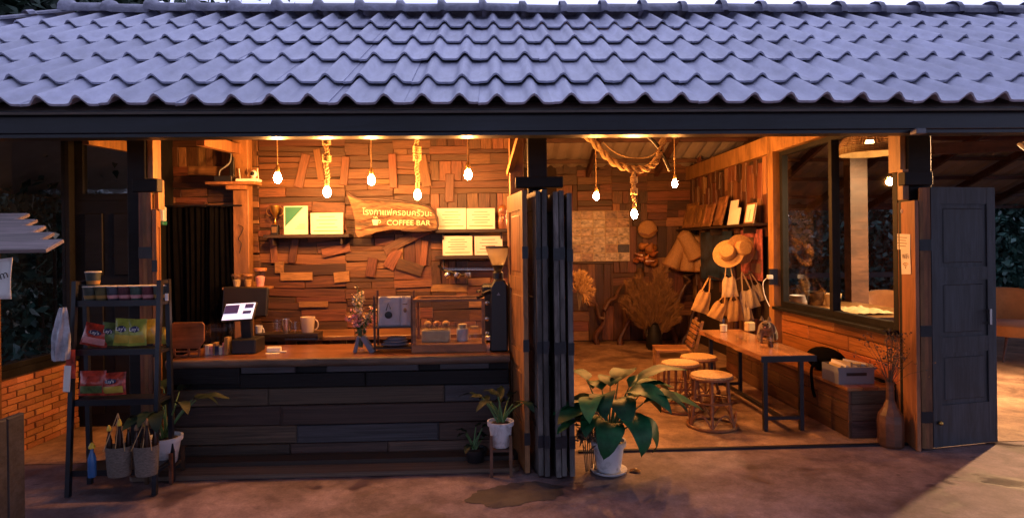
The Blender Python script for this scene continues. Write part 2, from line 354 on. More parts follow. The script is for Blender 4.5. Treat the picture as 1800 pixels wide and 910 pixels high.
def leaves(name, m, parent, cents, size, seed=0, up=.3, aspect=.5, kind=None):
    """a mass of folded leaf blades at the given centres (numpy n x 3)"""
    rng = np.random.default_rng(seed); n = len(cents)
    o0 = np.array(rootloc(parent)) if parent is not None else np.zeros(3)
    a = rng.normal(size=(n, 3)); a[:, 2] -= up; a /= np.linalg.norm(a, axis=1)[:, None]
    b = rng.normal(size=(n, 3)); b -= a * (a * b).sum(1)[:, None]; b /= np.linalg.norm(b, axis=1)[:, None]
    c = np.cross(a, b); s = size * rng.uniform(.6, 1.35, (n, 1))
    p = cents - o0
    v = np.stack([p - a * s * .5, p + b * s * aspect * .5 + c * s * .08, p + a * s * .5, p - b * s * aspect * .5 + c * s * .08], 1).reshape(-1, 3)
    me = bpy.data.meshes.new(name); me.vertices.add(4 * n); me.vertices.foreach_set('co', v.ravel())
    me.loops.add(4 * n); me.loops.foreach_set('vertex_index', np.arange(4 * n)); me.polygons.add(n)
    me.polygons.foreach_set('loop_start', np.arange(0, 4 * n, 4)); me.update(calc_edges=True)
    me.materials.append(m)
    o = bpy.data.objects.new(name, me); COL.objects.link(o)
    if parent is not None: o.parent = parent
    if kind: o['kind'] = kind
    return o
def clumps(box, nclump, per, spread, seed):
    rng = np.random.default_rng(seed); lo = np.array(box[0]); hi = np.array(box[1])
    cc = rng.uniform(lo, hi, (nclump, 3)); r = spread * rng.uniform(.5, 1.4, (nclump, 1, 1))
    return (cc[:, None, :] + rng.normal(size=(nclump, per, 3)) * r).reshape(-1, 3)

M['hopper'] = milky('hopper_plastic', (.8, .72, .6), .32)
# ------------------------------------------------------------ ground
def sheet(name, m, x0, x1, y0, y1, z):
    o = MB().add([(x0, y0, z), (x1, y0, z), (x1, y1, z), (x0, y1, z)], [(0, 1, 2, 3)]).build(name, m); o['kind'] = 'structure'; return o
sheet('ground', M['earth'], -90, 90, -90, 90, -.012)
sheet('patio', M['patio'], -9, 13, -4, 5.0, -.004)
dp = [G(*q) for q in ((838, 862), (870, 855), (900, 848), (940, 845), (985, 852), (992, 866), (970, 878), (935, 880), (905, 888), (865, 892), (845, 884), (815, 882))]
_c = sum(dp, Vector()) / len(dp); dmb = MB(); dv = []
for i in range(96):
    k = i / 96 * len(dp); a_ = dp[int(k)]; b_ = dp[(int(k) + 1) % len(dp)]; q_ = a_.lerp(b_, k % 1); n_ = 1 + .12 * mnoise.noise(Vector((i * .35, 0, 0))) + .05 * mnoise.noise(Vector((i * 1.1, 3, 0)))
    q_ = _c + (q_ - _c) * n_; dv.append((q_.x, q_.y, -.0005))
o = dmb.add(dv, [tuple(range(96))]).build('damp_patch', M['damp']); o['kind'] = 'structure'
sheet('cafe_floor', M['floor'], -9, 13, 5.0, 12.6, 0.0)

# ------------------------------------------------------------ the cafe building
cafe = E('cafe_building', (0, 5, 0), 'long timber cafe with grey tiled roof, open folding doors and warmly lit rooms', 'building')
EY, EZ, RY, RZ, HX = 4.13, 2.63, 6.90, 4.265, -4.55
SL = math.hypot(RY - EY, RZ - EZ); ANG = math.atan2(RZ - EZ, RY - EY)
XR = 13.0; BY, BZS = 12.5, .335
def corr(u):
    """roof profile: one hump each quarter metre"""
    t = ((u - .054 + .125) % .25) - .125
    return .062 * (math.cos(math.pi * min(1, abs(t) / .075)) * .5 + .5)
# back slope and hip slope sheets, one mesh that carries the tiles
mb = MB(); xs = [HX + k * .03125 for k in range(int((XR - HX) / .03125) + 1)]
vv = []
for x in xs:
    h = corr(x) * .8
    vv.append((x, RY, RZ + h)); vv.append((x, BY, RZ - BZS * (BY - RY) + h))
mb.add(vv, [(2 * i, 2 * i + 2, 2 * i + 3, 2 * i + 1) for i in range(len(xs) - 1)])
mb.add([(HX, RY, RZ), (HX - (RY - EY), EY, EZ), (HX - (RY - EY), BY, EZ - .1), (HX, BY, RZ - BZS * (BY - RY))], [(0, 1, 2, 3)])
mb.add([(HX - .02, RY, RZ - .05), (HX - (RY - EY - .03) - .02, EY + .03, EZ - .032), (XR - .05, EY + .03, EZ - .032), (XR - .05, RY, RZ - .05)], [(0, 1, 2, 3)])   # sheet added below the front tiles to stop room light leaking through
roof = mb.build('roof', M['corr'], cafe, smooth=True)
T = [0, .155, .365, .575, .785, 1.0]
tile_meshes = {}
def tile_geo(x0, t0, t1, lift):
    me = bpy.data.meshes.new('roof_tile'); NU = 24; v = []; f = []
    a0, a1 = t0 * SL, t1 * SL + .06
    ca, sa = math.cos(ANG), math.sin(ANG); th = .016
    for (a, l) in ((a0, lift), (a1, -.004)):
        for k in range(NU + 1):
            u = x0 + .5 * k / NU; h = corr(u)
            if k == 0: h -= .004
            for w in (0, -th):
                n = h + l + w
                v.append((u, EY + a * ca - n * sa, EZ + a * sa + n * ca))
    row = 2 * (NU + 1)
    for k in range(NU):
        i = 2 * k; j = row + 2 * k
        f += [(i, i + 2, j + 2, j), (i + 1, j + 1, j + 3, i + 3), (i, i + 1, i + 3, i + 2), (j, j + 2, j + 3, j + 1)]
    f += [(0, row, row + 1, 1), (2 * NU, 2 * NU + 1, row + 2 * NU + 1, row + 2 * NU)]
    return v, f
rt = random.Random(3)
for r in range(5):
    base = None
    x = -7.571
    while x < XR - .05:
        yl = EY + T[r] * (RY - EY)
        hip_hi = HX - (RY - (EY + T[r + 1] * (RY - EY))); hip_lo = HX - (RY - yl)
        if x + .5 > hip_lo:
            jit = rt.uniform(-.004, .006)
            if x < hip_hi + .05 or base is None:
                v, f = tile_geo(0 if x >= hip_hi + .05 else x, T[r], T[r + 1], .034)
                if x >= hip_hi + .05:                       # shared by the whole course (the profile repeats every tile)
                    v, f = tile_geo(.429, T[r], T[r + 1], .034)
                    v = [(a - .429, b - 5, c) for a, b, c in v]
                    base = bpy.data.meshes.new('roof_tile'); base.from_pydata(v, [], f); base.materials.append(M['tile'])
                    for p in base.polygons: p.use_smooth = True
                    base.set_sharp_from_angle(angle=R(50)); me = base; ox = x
                else:
                    me = bpy.data.meshes.new('roof_tile'); me.from_pydata([(a, b - 5, c) for a, b, c in v], [], f); me.materials.append(M['tile'])
                    bm = bmesh.new(); bm.from_mesh(me)
                    bmesh.ops.bisect_plane(bm, geom=bm.verts[:] + bm.edges[:] + bm.faces[:], plane_co=(HX, RY - 5, 0), plane_no=Vector((-1, 1, 0)).normalized(), clear_outer=True)
                    bm.to_mesh(me); bm.free(); ox = 0
                    for p in me.polygons: p.use_smooth = True
                    me.set_sharp_from_angle(angle=R(50))
            else:
                me = base; ox = x
            if len(me.polygons):
                o = bpy.data.objects.new('roof_tile', me); COL.objects.link(o); o.parent = roof; o.location = (ox, jit * .5, jit)
        x += .5
# ridge caps
def cap(a, b, r0=.118, flat=1.0):
    a = Vector(a); b = Vector(b); t = (b - a).normalized(); sd = t.cross(Vector((0, 0, 1))).normalized(); up = sd.cross(t)
    vs_ = []; NS = 8; fs = []
    for (q, rr) in ((0, r0 * 1.3), (.14, r0 * 1.3), (.2, r0), (1.08, r0 * .97)):
        for k in range(NS + 1):
            an = math.pi * (k / NS) * 1.08 - .12
            vs_.append(a + (b - a) * q + (sd * math.cos(an) * 1.25 + up * math.sin(an) * flat) * rr)
    for i in range(3):
        for k in range(NS): fs.append((i * (NS + 1) + k, i * (NS + 1) + k + 1, (i + 1) * (NS + 1) + k + 1, (i + 1) * (NS + 1) + k))
    return vs_, fs
vs_, fs = cap((0, 0, 0), (.45, 0, 0)); rid = bpy.data.meshes.new('ridge_tile'); rid.from_pydata([tuple(v) for v in vs_], [], fs); rid.materials.append(M['ridge'])
for p in rid.polygons: p.use_smooth = True
x = HX - .05
while x < XR:
    o = bpy.data.objects.new('ridge_tile', rid); COL.objects.link(o); o.parent = roof; o.location = (x, RY - 5 - .02, RZ + .015 + rt.uniform(-.008, .01)); o.rotation_euler = (0, rt.uniform(-.015, .015), rt.uniform(-.01, .01)); x += .45
nh = 9; A = Vector((HX - (RY - EY), EY, EZ)); Bq = Vector((HX, RY, RZ))
for k in range(nh):
    vs_, fs = cap(A.lerp(Bq, k / nh) + Vector((0, 0, .05)), A.lerp(Bq, (k + 1) / nh) + Vector((0, 0, .035)), .12, .45)
    o = MB().add(vs_, fs).build('hip_tile', M['ridge'], roof, smooth=True)
# rafters and purlins under the roof
for x in (-4.3, -3.1, -1.9, -.7, .52, 1.7, 2.9, 4.1, 5.3, 6.5, 7.7, 8.9, 10.1, 11.3, 12.5):
    MB().bar((x, 4.9, EZ + .29), (x, RY, RZ - .16), .05, .1).build('rafter', M['purlin'], roof)
    MB().bar((x, RY + .02, RZ - .12), (x, BY - .1, RZ - BZS * (BY - .1 - RY) - .12), .06, .12).build('rafter', M['purlin'], roof)
for y in (7.4, 8.2, 8.9, 9.55, 10.25, 11.0, 11.8, 12.4):
    z = RZ - BZS * (y - RY) - .03
    B('purlin', M['purlin'], roof, HX + .3, XR - .1, y - .03, y + .03, z - .06, z - .001)
# gutter along the eave
g = MB(); gy0, gy1, gz0, gz1 = 4.22, 4.36, Z(237, 4.22), Z(192, 4.22)
prof = [(gy1, gz1), (gy0 - .012, gz1), (gy0 - .012, gz1 - .018), (gy0, gz1 - .026), (gy0, gz0 + .03), (gy0 + .016, gz0 + .022), (gy0 + .016, gz0), (gy1, gz0)]
n = len(prof); vv = [(x, a, b) for x in (-7.6, XR) for a, b in prof]
g.add(vv, [(i, (i + 1) % n, (i + 1) % n + n, i + n) for i in range(n)] + [tuple(range(n)), tuple(range(2 * n - 1, n - 1, -1))])
gut = g.build('gutter', M['steel'], cafe)
p = W(1613, 232, 4.2); B('sensor_box', M['greyplastic'], gut, p.x - .035, p.x + .035, 4.16, 4.231, p.z - .018, p.z + .02, bevel=.004)
B('eave_light_block', M['blackwood'], cafe, -7.2, .9, 4.362, 4.385, gz1 - .03, EZ + (4.37 - EY) * (RZ - EZ) / (RY - EY) - .05)  # added behind the gutter to keep room light off the tile undersides
# lintel beam over the openings, behind the gutter
B('lintel', M['blackwood'], cafe, -4.1, XR, 5.09, 5.2, 2.78, 2.98)
# posts on the facade
def post(x0, x1, y0, y1, z1, m, name='post', z0=0):
    return MB().box(x0, x1, y0, y1, z0, z1).build(name, m, cafe, bevel=.006)
PZ = 3.05
cxl, cxr = X(929, 5), X(962, 5)
cpost = post(cxl, cxr, 4.94, 5.08, PZ, M['blackwood'])
B('bracket', M['blackwood'], cpost, X(907, 4.9), X(990, 4.9), 4.85, 4.938, Z(331, 4.9), Z(312, 4.9), bevel=.005)
lxl, lxr = X(232, 5), X(264, 5)
lpost = post(lxl, lxr, 4.94, 5.08, PZ, M['blackwood'])
B('bracket', M['blackwood'], lpost, X(238, 4.9, 320), X(282, 4.9, 320), 4.85, 4.938, Z(338, 4.9, 260), Z(315, 4.9, 260), bevel=.005)
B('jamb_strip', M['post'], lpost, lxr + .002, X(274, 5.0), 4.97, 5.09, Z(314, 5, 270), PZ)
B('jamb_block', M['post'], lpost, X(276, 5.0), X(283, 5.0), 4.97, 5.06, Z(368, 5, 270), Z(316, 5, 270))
rxl, rxr = X(1590, 5), X(1630, 5)
rpost = post(rxl, rxr, 4.94, 5.08, PZ, M['blackwood'])
B('bracket', M['blackwood'], rpost, X(1585, 4.9), X(1634, 4.9), 4.85, 4.938, Z(326, 4.9, 1610), Z(303, 4.9, 1610), bevel=.005)
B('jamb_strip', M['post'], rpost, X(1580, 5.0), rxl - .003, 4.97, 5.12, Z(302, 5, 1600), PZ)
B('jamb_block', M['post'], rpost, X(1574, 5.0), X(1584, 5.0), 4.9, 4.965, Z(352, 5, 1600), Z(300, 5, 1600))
JA, JB = Vector((X(1612, 4.80, 440), 4.80, 0)), Vector((X(1576, 5.16, 440), 5.16, 0)); JD = (JB - JA).normalized(); JN = Vector((-JD.y, JD.x, 0)); JN = JN if JN.x < 0 else -JN
JROT = Matrix((JD, -JN, Vector((0, 0, 1)))).transposed()
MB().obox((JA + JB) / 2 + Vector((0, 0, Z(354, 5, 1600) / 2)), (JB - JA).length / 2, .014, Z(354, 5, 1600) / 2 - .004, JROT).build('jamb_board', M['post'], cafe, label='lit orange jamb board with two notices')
post(-4.07, -3.94, 4.94, 5.06, PZ, M['post'])
post(X(897, 5.55), X(922, 5.55), 5.55, 5.68, 3.4, M['post'])                  # timber at the counter's end
B('door_track', M['steel'], cafe, X(1012, 4.97), X(1640, 4.97), 4.955, 4.992, -.002, .014)

# folding door leaves: front point (xf,yf), back point (xb,yb)
def leaf(xf, yf, xb, yb, z0, z1, t, m, panels=True, name='folding_door', hinge=True, handle=False, label=None):
    a = Vector((xf, yf, 0)); b = Vector((xb, yb, 0)); d = (b - a); L_ = d.length; d.normalize(); nrm = Vector((-d.y, d.x, 0))
    rot = Matrix((d, nrm, Vector((0, 0, 1)))).transposed()
    mb = MB()
    def piece(u0, u1, w0, w1, th): mb.obox(a + d * ((u0 + u1) / 2) + Vector((0, 0, (w0 + w1) / 2)), (u1 - u0) / 2, th / 2, (w1 - w0) / 2, rot)
    st = .085
    H = z1 - z0
    piece(0, st, z0, z1, t); piece(L_ - st, L_, z0, z1, t)
    rails = [(0, .16), (.36, .42), (.64, .69), (.935, 1.0)]
    for (q0, q1) in rails: piece(st, L_ - st, z0 + H * q0, z0 + H * q1, t * .96)
    for (q0, q1) in ((.16, .36), (.42, .64), (.69, .935)):
        piece(st, L_ - st, z0 + H * q0, z0 + H * q1, t * .35)
    o = mb.build(name, m, cafe, label=label)
    for (q0, q1) in ((.16, .36), (.42, .64), (.69, .935)):   # raised fields
        mb = MB(); piece(st + .035, L_ - st - .035, z0 + H * q0 + .035, z0 + H * q1 - .035, t * .7); mb.build('door_panel', m, o, bevel=.008)
    if hinge:
        for q in (.12, .45, .78):
            MB().obox(a + Vector((0, 0, z0 + H * q)) + d * -.003, .004, t * .62, .045, rot).build('hinge', M['steel'], o)
    return o, a, d, nrm
DZ1 = 2.10
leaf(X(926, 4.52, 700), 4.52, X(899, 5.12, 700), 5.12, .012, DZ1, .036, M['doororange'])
leaf(X(950, 4.46, 700), 4.46, X(927, 4.93, 700), 4.93, .012, DZ1 - .01, .036, M['dooredge'])
leaf(X(961, 4.44, 700), 4.44, X(940, 4.92, 700), 4.92, .012, DZ1, .034, M['dooredge'])
leaf(X(981, 4.42, 700), 4.42, X(968, 4.92, 700), 4.92, .012, DZ1 - .02, .036, M['dooredge'])
leaf(X(991, 4.44, 700), 4.44, X(977, 4.95, 700), 4.95, .012, DZ1 - .01, .034, M['dooredge'])
leaf(X(1005, 4.43, 700), 4.43, X(989, 5.02, 700), 5.02, .012, DZ1 - .03, .036, M['dooredge'])
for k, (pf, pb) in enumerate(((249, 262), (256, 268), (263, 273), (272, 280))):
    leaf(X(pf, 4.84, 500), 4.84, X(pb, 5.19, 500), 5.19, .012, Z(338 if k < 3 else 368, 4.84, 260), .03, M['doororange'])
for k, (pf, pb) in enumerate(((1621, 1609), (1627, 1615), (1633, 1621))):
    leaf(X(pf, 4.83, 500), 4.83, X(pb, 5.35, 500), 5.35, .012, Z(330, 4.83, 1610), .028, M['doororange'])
o, a, d, nr = leaf(X(1636, 4.86, 600), 4.86, X(1748, 4.98, 600), 4.98, .012, Z(329, 4.9, 1690), .036, M['doorwood'], hinge=True, label='dark panelled door leaf swung open flat')
q = W(1738, 556, 4.93); hd = MB(); hd.bar((q.x, 4.915, q.z - .065), (q.x, 4.915, q.z + .065), .018)
hd.bar((q.x, 4.915, q.z - .05), (q.x, 4.965, q.z - .05), .014); hd.bar((q.x, 4.915, q.z + .05), (q.x, 4.965, q.z + .05), .014); hd.build('handle', M['steelbright'], o)
q = W(1650, 742, 4.86); MB().ell((q.x, 4.835, q.z), .018, .018, .018).build('latch_knob', M['gold'], o, smooth=True)

# left side: brick dado with glazing over it, panelled wall behind the snack rack
bw = B('brick_wall', M['mortar'], cafe, -4.10, -3.985, 5.06, 6.02, 0, .655)
bme = None; rb = random.Random(5); row = 0; z = .002
while z < .62:
    y = 5.062 + (0 if row % 2 else -.1)
    while y < 6.01:
        y0, y1 = max(y, 5.062), min(y + .188, 6.018)
        if y1 - y0 > .03:
            plank('brick', M['brick'], bw, (-3.985 - .006 + rb.uniform(-.004, .006), (y0 + y1) / 2, z + .0235), (y1 - y0, .036, .046), (0, 0, R(-90) + math.pi))
        y += .2
    z += .0535; row += 1
win = MB(); x0, x1 = -4.06, -3.99
for (ya, yb) in ((5.06, 5.12), (5.94, 6.02)): win.box(x0, x1, ya, yb, .7, 2.95)
win.box(x0, x1, 5.12, 5.94, 2.88, 2.95); win.box(x0 - .02, x1 + .03, 5.06, 6.02, .66, .72); win.box(x0, x1, 5.12, 5.94, .722, .76)
wl = win.build('window', M['blackwood'], cafe)
B('pane', M['winglass'], wl, -4.03, -4.024, 5.12, 5.94, .76, 2.88)
pw0, pw1 = -4.0, X(252, 6.03)
dw = B('panel_wall', M['blackwood'], cafe, pw0, pw1, 6.03, 6.1, 0, 2.17)
for k in range(2):
    a0 = pw0 + .1 + k * (pw1 - pw0 - .1) / 2; a1 = a0 + (pw1 - pw0 - .3) / 2
    for (z0, z1) in ((.12, .8), (.92, 1.35), (1.45, 2.05)): B('door_panel', M['blackwood'], dw, a0, a1, 6.012, 6.029, z0, z1, bevel=.01)
tr = MB(); tr.box(pw0, pw1, 6.03, 6.1, 2.172, 2.24); tr.box(pw0, pw1, 6.03, 6.1, 2.82, 3.3); tr.box(pw0, pw0 + .08, 6.03, 6.1, 2.24, 2.82); tr.box(pw1 - .12, pw1, 6.03, 6.1, 2.24, 2.82)
tw = tr.build('transom_window', M['blackwood'], cafe); B('pane', M['winglass'], tw, pw0 + .08, pw1 - .12, 6.06, 6.066, 2.24, 2.82)
MB().bar((X(150, 5.2, 245), 5.2, 2.62), (X(232, 5.9, 265), 5.95, 2.66), .05, .09).build('eave_beam', M['post'], cafe)
B('return_wall', M['blackwood'], cafe, pw1 + .002, pw1 + .05, 6.03, 6.52, 0, 3.4)

# patchwork plank walls -----------------------------------------------------------
rp = random.Random(11)
def patchwork(part, x0, x1, z0, z1, y, put, bw_, bh_, sw_, vp=.3):
    rects = [(x0, z0, x1, z1)]; blocks = []
    while rects:
        a = rects.pop(); w, h = a[2] - a[0], a[3] - a[1]
        if w > bw_ * rp.uniform(.8, 1.5):
            c = a[0] + w * rp.uniform(.35, .65); rects += [(a[0], a[1], c, a[3]), (c, a[1], a[2], a[3])]
        elif h > bh_ * rp.uniform(.8, 1.5):
            c = a[1] + h * rp.uniform(.35, .65); rects += [(a[0], a[1], a[2], c), (a[0], c, a[2], a[3])]
        else: blocks.append(a)
    for (ax, az, bx, bz) in blocks:
        vert = rp.random() < vp
        lo, hi = (ax, bx) if vert else (az, bz); q = lo
        while q < hi - .015:
            w = min(rp.uniform(*sw_), hi - q)
            if hi - q - w < .035: w = hi - q
            th = rp.uniform(.008, .032); sp = rp.random()
            m = M['plankl'] if sp < .09 else (M['plankd'] if sp < .3 else M['plank'])
            tl = R(rp.gauss(0, 1.5))
            if vert: put(part, m, (q + w / 2, (az + bz) / 2), (bz - az - .003, th, w - .003), R(90) + tl, th)
            elif rp.random() < .3:
                c_ = ax + (bx - ax) * rp.uniform(.3, .7); m2 = M['plankl'] if rp.random() < .1 else (M['plankd'] if rp.random() < .2 else M['plank']); t2 = rp.uniform(.008, .032)
                put(part, m, ((ax + c_) / 2, q + w / 2), (c_ - ax - .003, th, w - .003), tl, th); put(part, m2, ((c_ + bx) / 2, q + w / 2), (bx - c_ - .003, t2, w - .003), -tl, t2)
            else: put(part, m, ((ax + bx) / 2, q + w / 2), (bx - ax + rp.uniform(-.02, .03), th, w - .003), tl, th)
            q += w
LBY = 6.52
bwall = B('back_wall', M['wallback'], cafe, pw1 + .052, .32, LBY, LBY + .06, 0, 3.9)
def put_back(part, m, c, size, rot, th): plank('plank', m, part, (c[0], LBY - th / 2 - .001, c[1]), size, (0, rot, 0))
wx0 = X(276, LBY)
patchwork(bwall, wx0, .30, .55, 2.98, LBY, put_back, .95, .36, (.055, .13), .26)
for (px, py, l, w, an) in ((700, 428, .34, .10, 28), (735, 412, .3, .09, 24), (690, 455, .22, .12, 62), (720, 470, .28, .12, -18), (652, 470, .2, .1, 80), (745, 445, .26, .07, 84), (600, 487, .16, .11, 5), (700, 398, .3, .07, 14), (530, 300, .36, .09, 76), (605, 300, .3, .08, 84), (560, 290, .34, .07, 98), (690, 300, .36, .08, 92), (745, 300, .34, .1, 100), (790, 330, .3, .09, 88), (515, 440, .26, .08, 80), (480, 440, .26, .07, 95), (590, 440, .3, .09, 12)):
    p = W(px, py, LBY - .06); plank('plank', M['plank'] if py != 487 else M['plankl'], bwall, (p.x, LBY - .041, p.z), (l, .016, w), (0, R(-an), 0))
for (px, py, l, w) in ((520, 486, .33, .085), (550, 535, .3, .06), (490, 470, .09, .12)):
    p = W(px, py, LBY - .06); plank('plank', M['plankl'], bwall, (p.x, LBY - .042, p.z), (l, .016, w), (0, 0, 0))
RBY = 10.6; RX = 3.52
rwall = B('rear_wall', M['wallback'], cafe, .32, RX + .06, RBY, RBY + .06, 0, 3.08)
def put_rear(part, m, c, size, rot, th): plank('board', m, part, (c[0], RBY - th / 2 - .001, c[1]), size, (0, rot, 0))
patchwork(rwall, 1.15, RX, .02, 3.07, RBY, put_rear, .75, .62, (.1, .19), .5)
part_w = B('partition_wall', M['plank'], cafe, .26, .319, 6.585, RBY, 0, 3.9)
swall = B('side_wall', M['wallback'], cafe, RX, RX + .06, 7.36, RBY - .002, 0, 3.05)
def put_side(part, m, c, size, rot, th): plank('shingle', m, part, (RX - th / 2 - .001, c[0], c[1]), size, (0, rot, R(90) + math.pi)) if False else plank('shingle', m, part, (RX - th / 2 - .001, c[0], c[1]), size, Euler((0, rot, R(-90))))
# split shingles stand upright, overlapping, of uneven length
for y in np.arange(7.42, RBY - .1, .155):
    z = .3
    while z < 2.62:
        h = rp.uniform(.22, .55); th = rp.uniform(.02, .07)
        if z > 1.75 or rp.random() < .35:
            m = M['plankl'] if rp.random() < .12 else (M['plankd'] if rp.random() < .3 else M['plank'])
            plank('shingle', m, swall, (RX - th / 2 - .001, y + rp.uniform(-.03, .03) + .07, z + h / 2), (h, th, rp.uniform(.08, .16)), Euler((0, R(90) + R(rp.uniform(-5, 5)), R(-90))))
        z += h * .92
B('wall_beam', M['post'], cafe, RX - .1, RX - .002, 5.1, RBY - .01, 2.78, 3.0)
B('window_post', M['post'], cafe, RX - .13, RX + .02, 7.22, 7.355, 0, 2.78)
# side window of the room
wz0, wz1 = .93, 2.77; wx0_, wx1_ = RX - .05, RX + .02
wf = MB(); wf.box(wx0_, wx1_, 5.1, 5.16, wz0, wz1); wf.box(wx0_, wx1_, 7.15, 7.215, wz0, wz1); wf.box(wx0_ - .01, wx1_, 6.08, 6.14, wz0 + .06, wz1 - .05)
wf.box(wx0_, wx1_, 5.16, 7.15, wz1 - .05, wz1); wf.box(wx0_, wx1_, 5.16, 7.15, wz0, wz0 + .06)
rw = wf.build('window', M['blackwood'], cafe)
B('window_sill', M['blackwood'], rw, RX - .16, RX + .12, 5.1, 7.215, wz0 - .035, wz0 - .002)
B('pane', M['winglass'], rw, RX - .02, RX - .014, 5.16, 6.08, wz0 + .06, wz1 - .05)
B('pane', M['winglass'], rw, RX - .02, RX - .014, 6.14, 7.15, wz0 + .06, wz1 - .05)
dado = B('dado_wall', M['wallback'], cafe, RX - .02, RX + .05, 5.1, 7.215, 0, wz0 - .037)
for k, (z0, z1) in enumerate(((.46, .62), (.624, .77), (.774, .885))):
    y = 5.12
    while y < 7.2:
        l = min(rp.uniform(.7, 1.1), 7.21 - y)
        if 7.21 - y - l < .3: l = 7.21 - y
        plank('board', M['bench'], dado, (RX - .034, y + l / 2, (z0 + z1) / 2), (l - .004, .026, z1 - z0 - .004), (0, 0, R(-90))); y += l
# post at the left room's back, its brace and tie beam
pb0, pb1 = X(414, 6.36, 400), X(441, 6.36, 400)
pb = MB().box(pb0, pb1, 6.3, 6.42, 0, 3.4).build('post', M['post'], cafe, bevel=.006)
MB().bar((X(352, 5.4, 245), 5.4, Z(246, 5.4, 352)), (pb0 + .05, 6.3, Z(262, 6.3, 430)), .07, .1).build('brace', M['post'], pb)
MB().bar((X(895, 5.6, 300), 5.6, 2.35), (X(925, 5.0, 245), 5.06, 2.75), .05).build('brace', M['post'], cpost)
# ------------------------------------------------------------ counter
CY0, CY1, CZ = 4.93, 5.60, .82
cx0, cx1 = X(302, CY0, 620), X(896, CY0, 620)
counter = E('service_counter', ((cx0 + cx1) / 2, CY0, 0), 'long bar counter clad in weathered horizontal boards under the pendant bulbs', 'counter')
B('carcass', M['blackwood'], counter, cx0 + .02, cx1 - .01, CY0 + .045, CY1 - .02, 0, CZ - .062)
top = MB(); n = 40; e1 = []
for k in range(n + 1):
    x = cx0 - .03 + (cx1 - cx0 + .03) * k / n; w = .018 * mnoise.noise(Vector((x * 2.5, 0, 3))) + .008 * mnoise.noise(Vector((x * 11, 4, 0)))
    e1.append((x, CY0 - .03 + w))
vv = [(x, y, CZ) for x, y in e1] + [(x, CY1, CZ) for x, y in e1] + [(x, y + .012 + .01 * mnoise.noise(Vector((x * 7, 1, 9))), CZ - .06) for x, y in e1] + [(x, CY1, CZ - .06) for x, y in e1]
k = n + 1; ff = []
for i in range(n): ff += [(i, i + 1, k + i + 1, k + i), (2 * k + i, 3 * k + i, 3 * k + i + 1, 2 * k + i + 1), (i, 2 * k + i, 2 * k + i + 1, i + 1), (k + i, k + i + 1, 3 * k + i + 1, 3 * k + i)]
ff += [(0, k, 3 * k, 2 * k), (n, 2 * k + n, 3 * k + n, k + n)]
top.add(vv, ff).build('countertop', M['ctop'], counter)
edge = [Vector((x, y - .004, CZ - .031)) for x, y in e1]; em_ = MB(); ev = []; ef = []
for i, q_ in enumerate(edge):
    for a_ in range(7):
        t_ = math.pi * (a_ / 6 - .5); w_ = 1 + .3 * mnoise.noise(Vector((q_.x * 9, a_ * 1.3, 2)))
        ev.append((q_.x, q_.y + .006 - .02 * math.cos(t_) * w_, q_.z + .0335 * math.sin(t_)))
for i in range(len(edge) - 1):
    for a_ in range(6): ef.append((7 * i + a_, 7 * i + a_ + 1, 7 * i + a_ + 8, 7 * i + a_ + 7))
em_.add(ev, ef).build('bark_shade_edge', M['counter'], counter, smooth=True, label='rough bark edge of the slab, dark with painted shade')  # dark strip paints the shade on the slab's unlit front
rc = random.Random(21)
rows = [(.135, .0), (.281, .135), (.441, .281), (.579, .441)]
splits = [[.36, .62], [.36, .80], [.33], [.27, .83]]
for (zt, zb), sp in zip(rows, splits):
    xs_ = [0] + [s + rc.uniform(-.03, .03) for s in sp] + [1]
    for a, b in zip(xs_[:-1], xs_[1:]):
        xa, xb = cx0 + (cx1 - cx0) * a, cx0 + (cx1 - cx0) * b
        th = rc.uniform(.024, .044)
        plank('board', M['counterg'] if rc.random() < .22 else M['counter'], counter, ((xa + xb) / 2, CY0 + .044 - th / 2, (zt + zb) / 2), (xb - xa - .004, th, zt - zb - .005))
for (pa, pb_, za, zb, m) in ((302, 420, .62, .75, 'blackwood'), (422, 518, .70, .752, 'counterg'), (573, 735, .70, .752, 'counterg'), (773, 860, .705, .752, 'counterg'), (420, 640, .582, .695, 'blackwood'), (642, 895, .582, .695, 'blackwood')):
    xa, xb = X(pa, CY0, 650), X(pb_, CY0, 650)
    plank('board', M[m], counter, ((xa + xb) / 2, CY0 + .028, (za + zb) / 2), (xb - xa, .032, zb - za))
step = E('timber_step', ((cx0 + cx1) / 2, 4.75, 0), 'low step of two long weathered timbers at the foot of the counter', 'step')
plank('board', M['counter'], step, ((cx0 + cx1) / 2, 4.82, .034), (cx1 - cx0 + .1, .15, .066))
plank('board', M['counter'], step, ((cx0 + cx1) / 2 - .05, 4.655, .017), (cx1 - cx0 + .2, .17, .034))
# back bench behind the counter
bb = E('back_worktop', (X(650, 6.1), 6.15, 0), 'plain dark worktop along the patchwork wall behind the counter', 'worktop')
B('worktop', M['ctop'], bb, X(445, 5.9), .22, 5.95, 6.46, .80, .84, bevel=.004)
for px in (455, 640, 860): B('leg', M['blackwood'], bb, X(px, 6) - .03, X(px, 6) + .03, 5.98, 6.4, 0, .799)

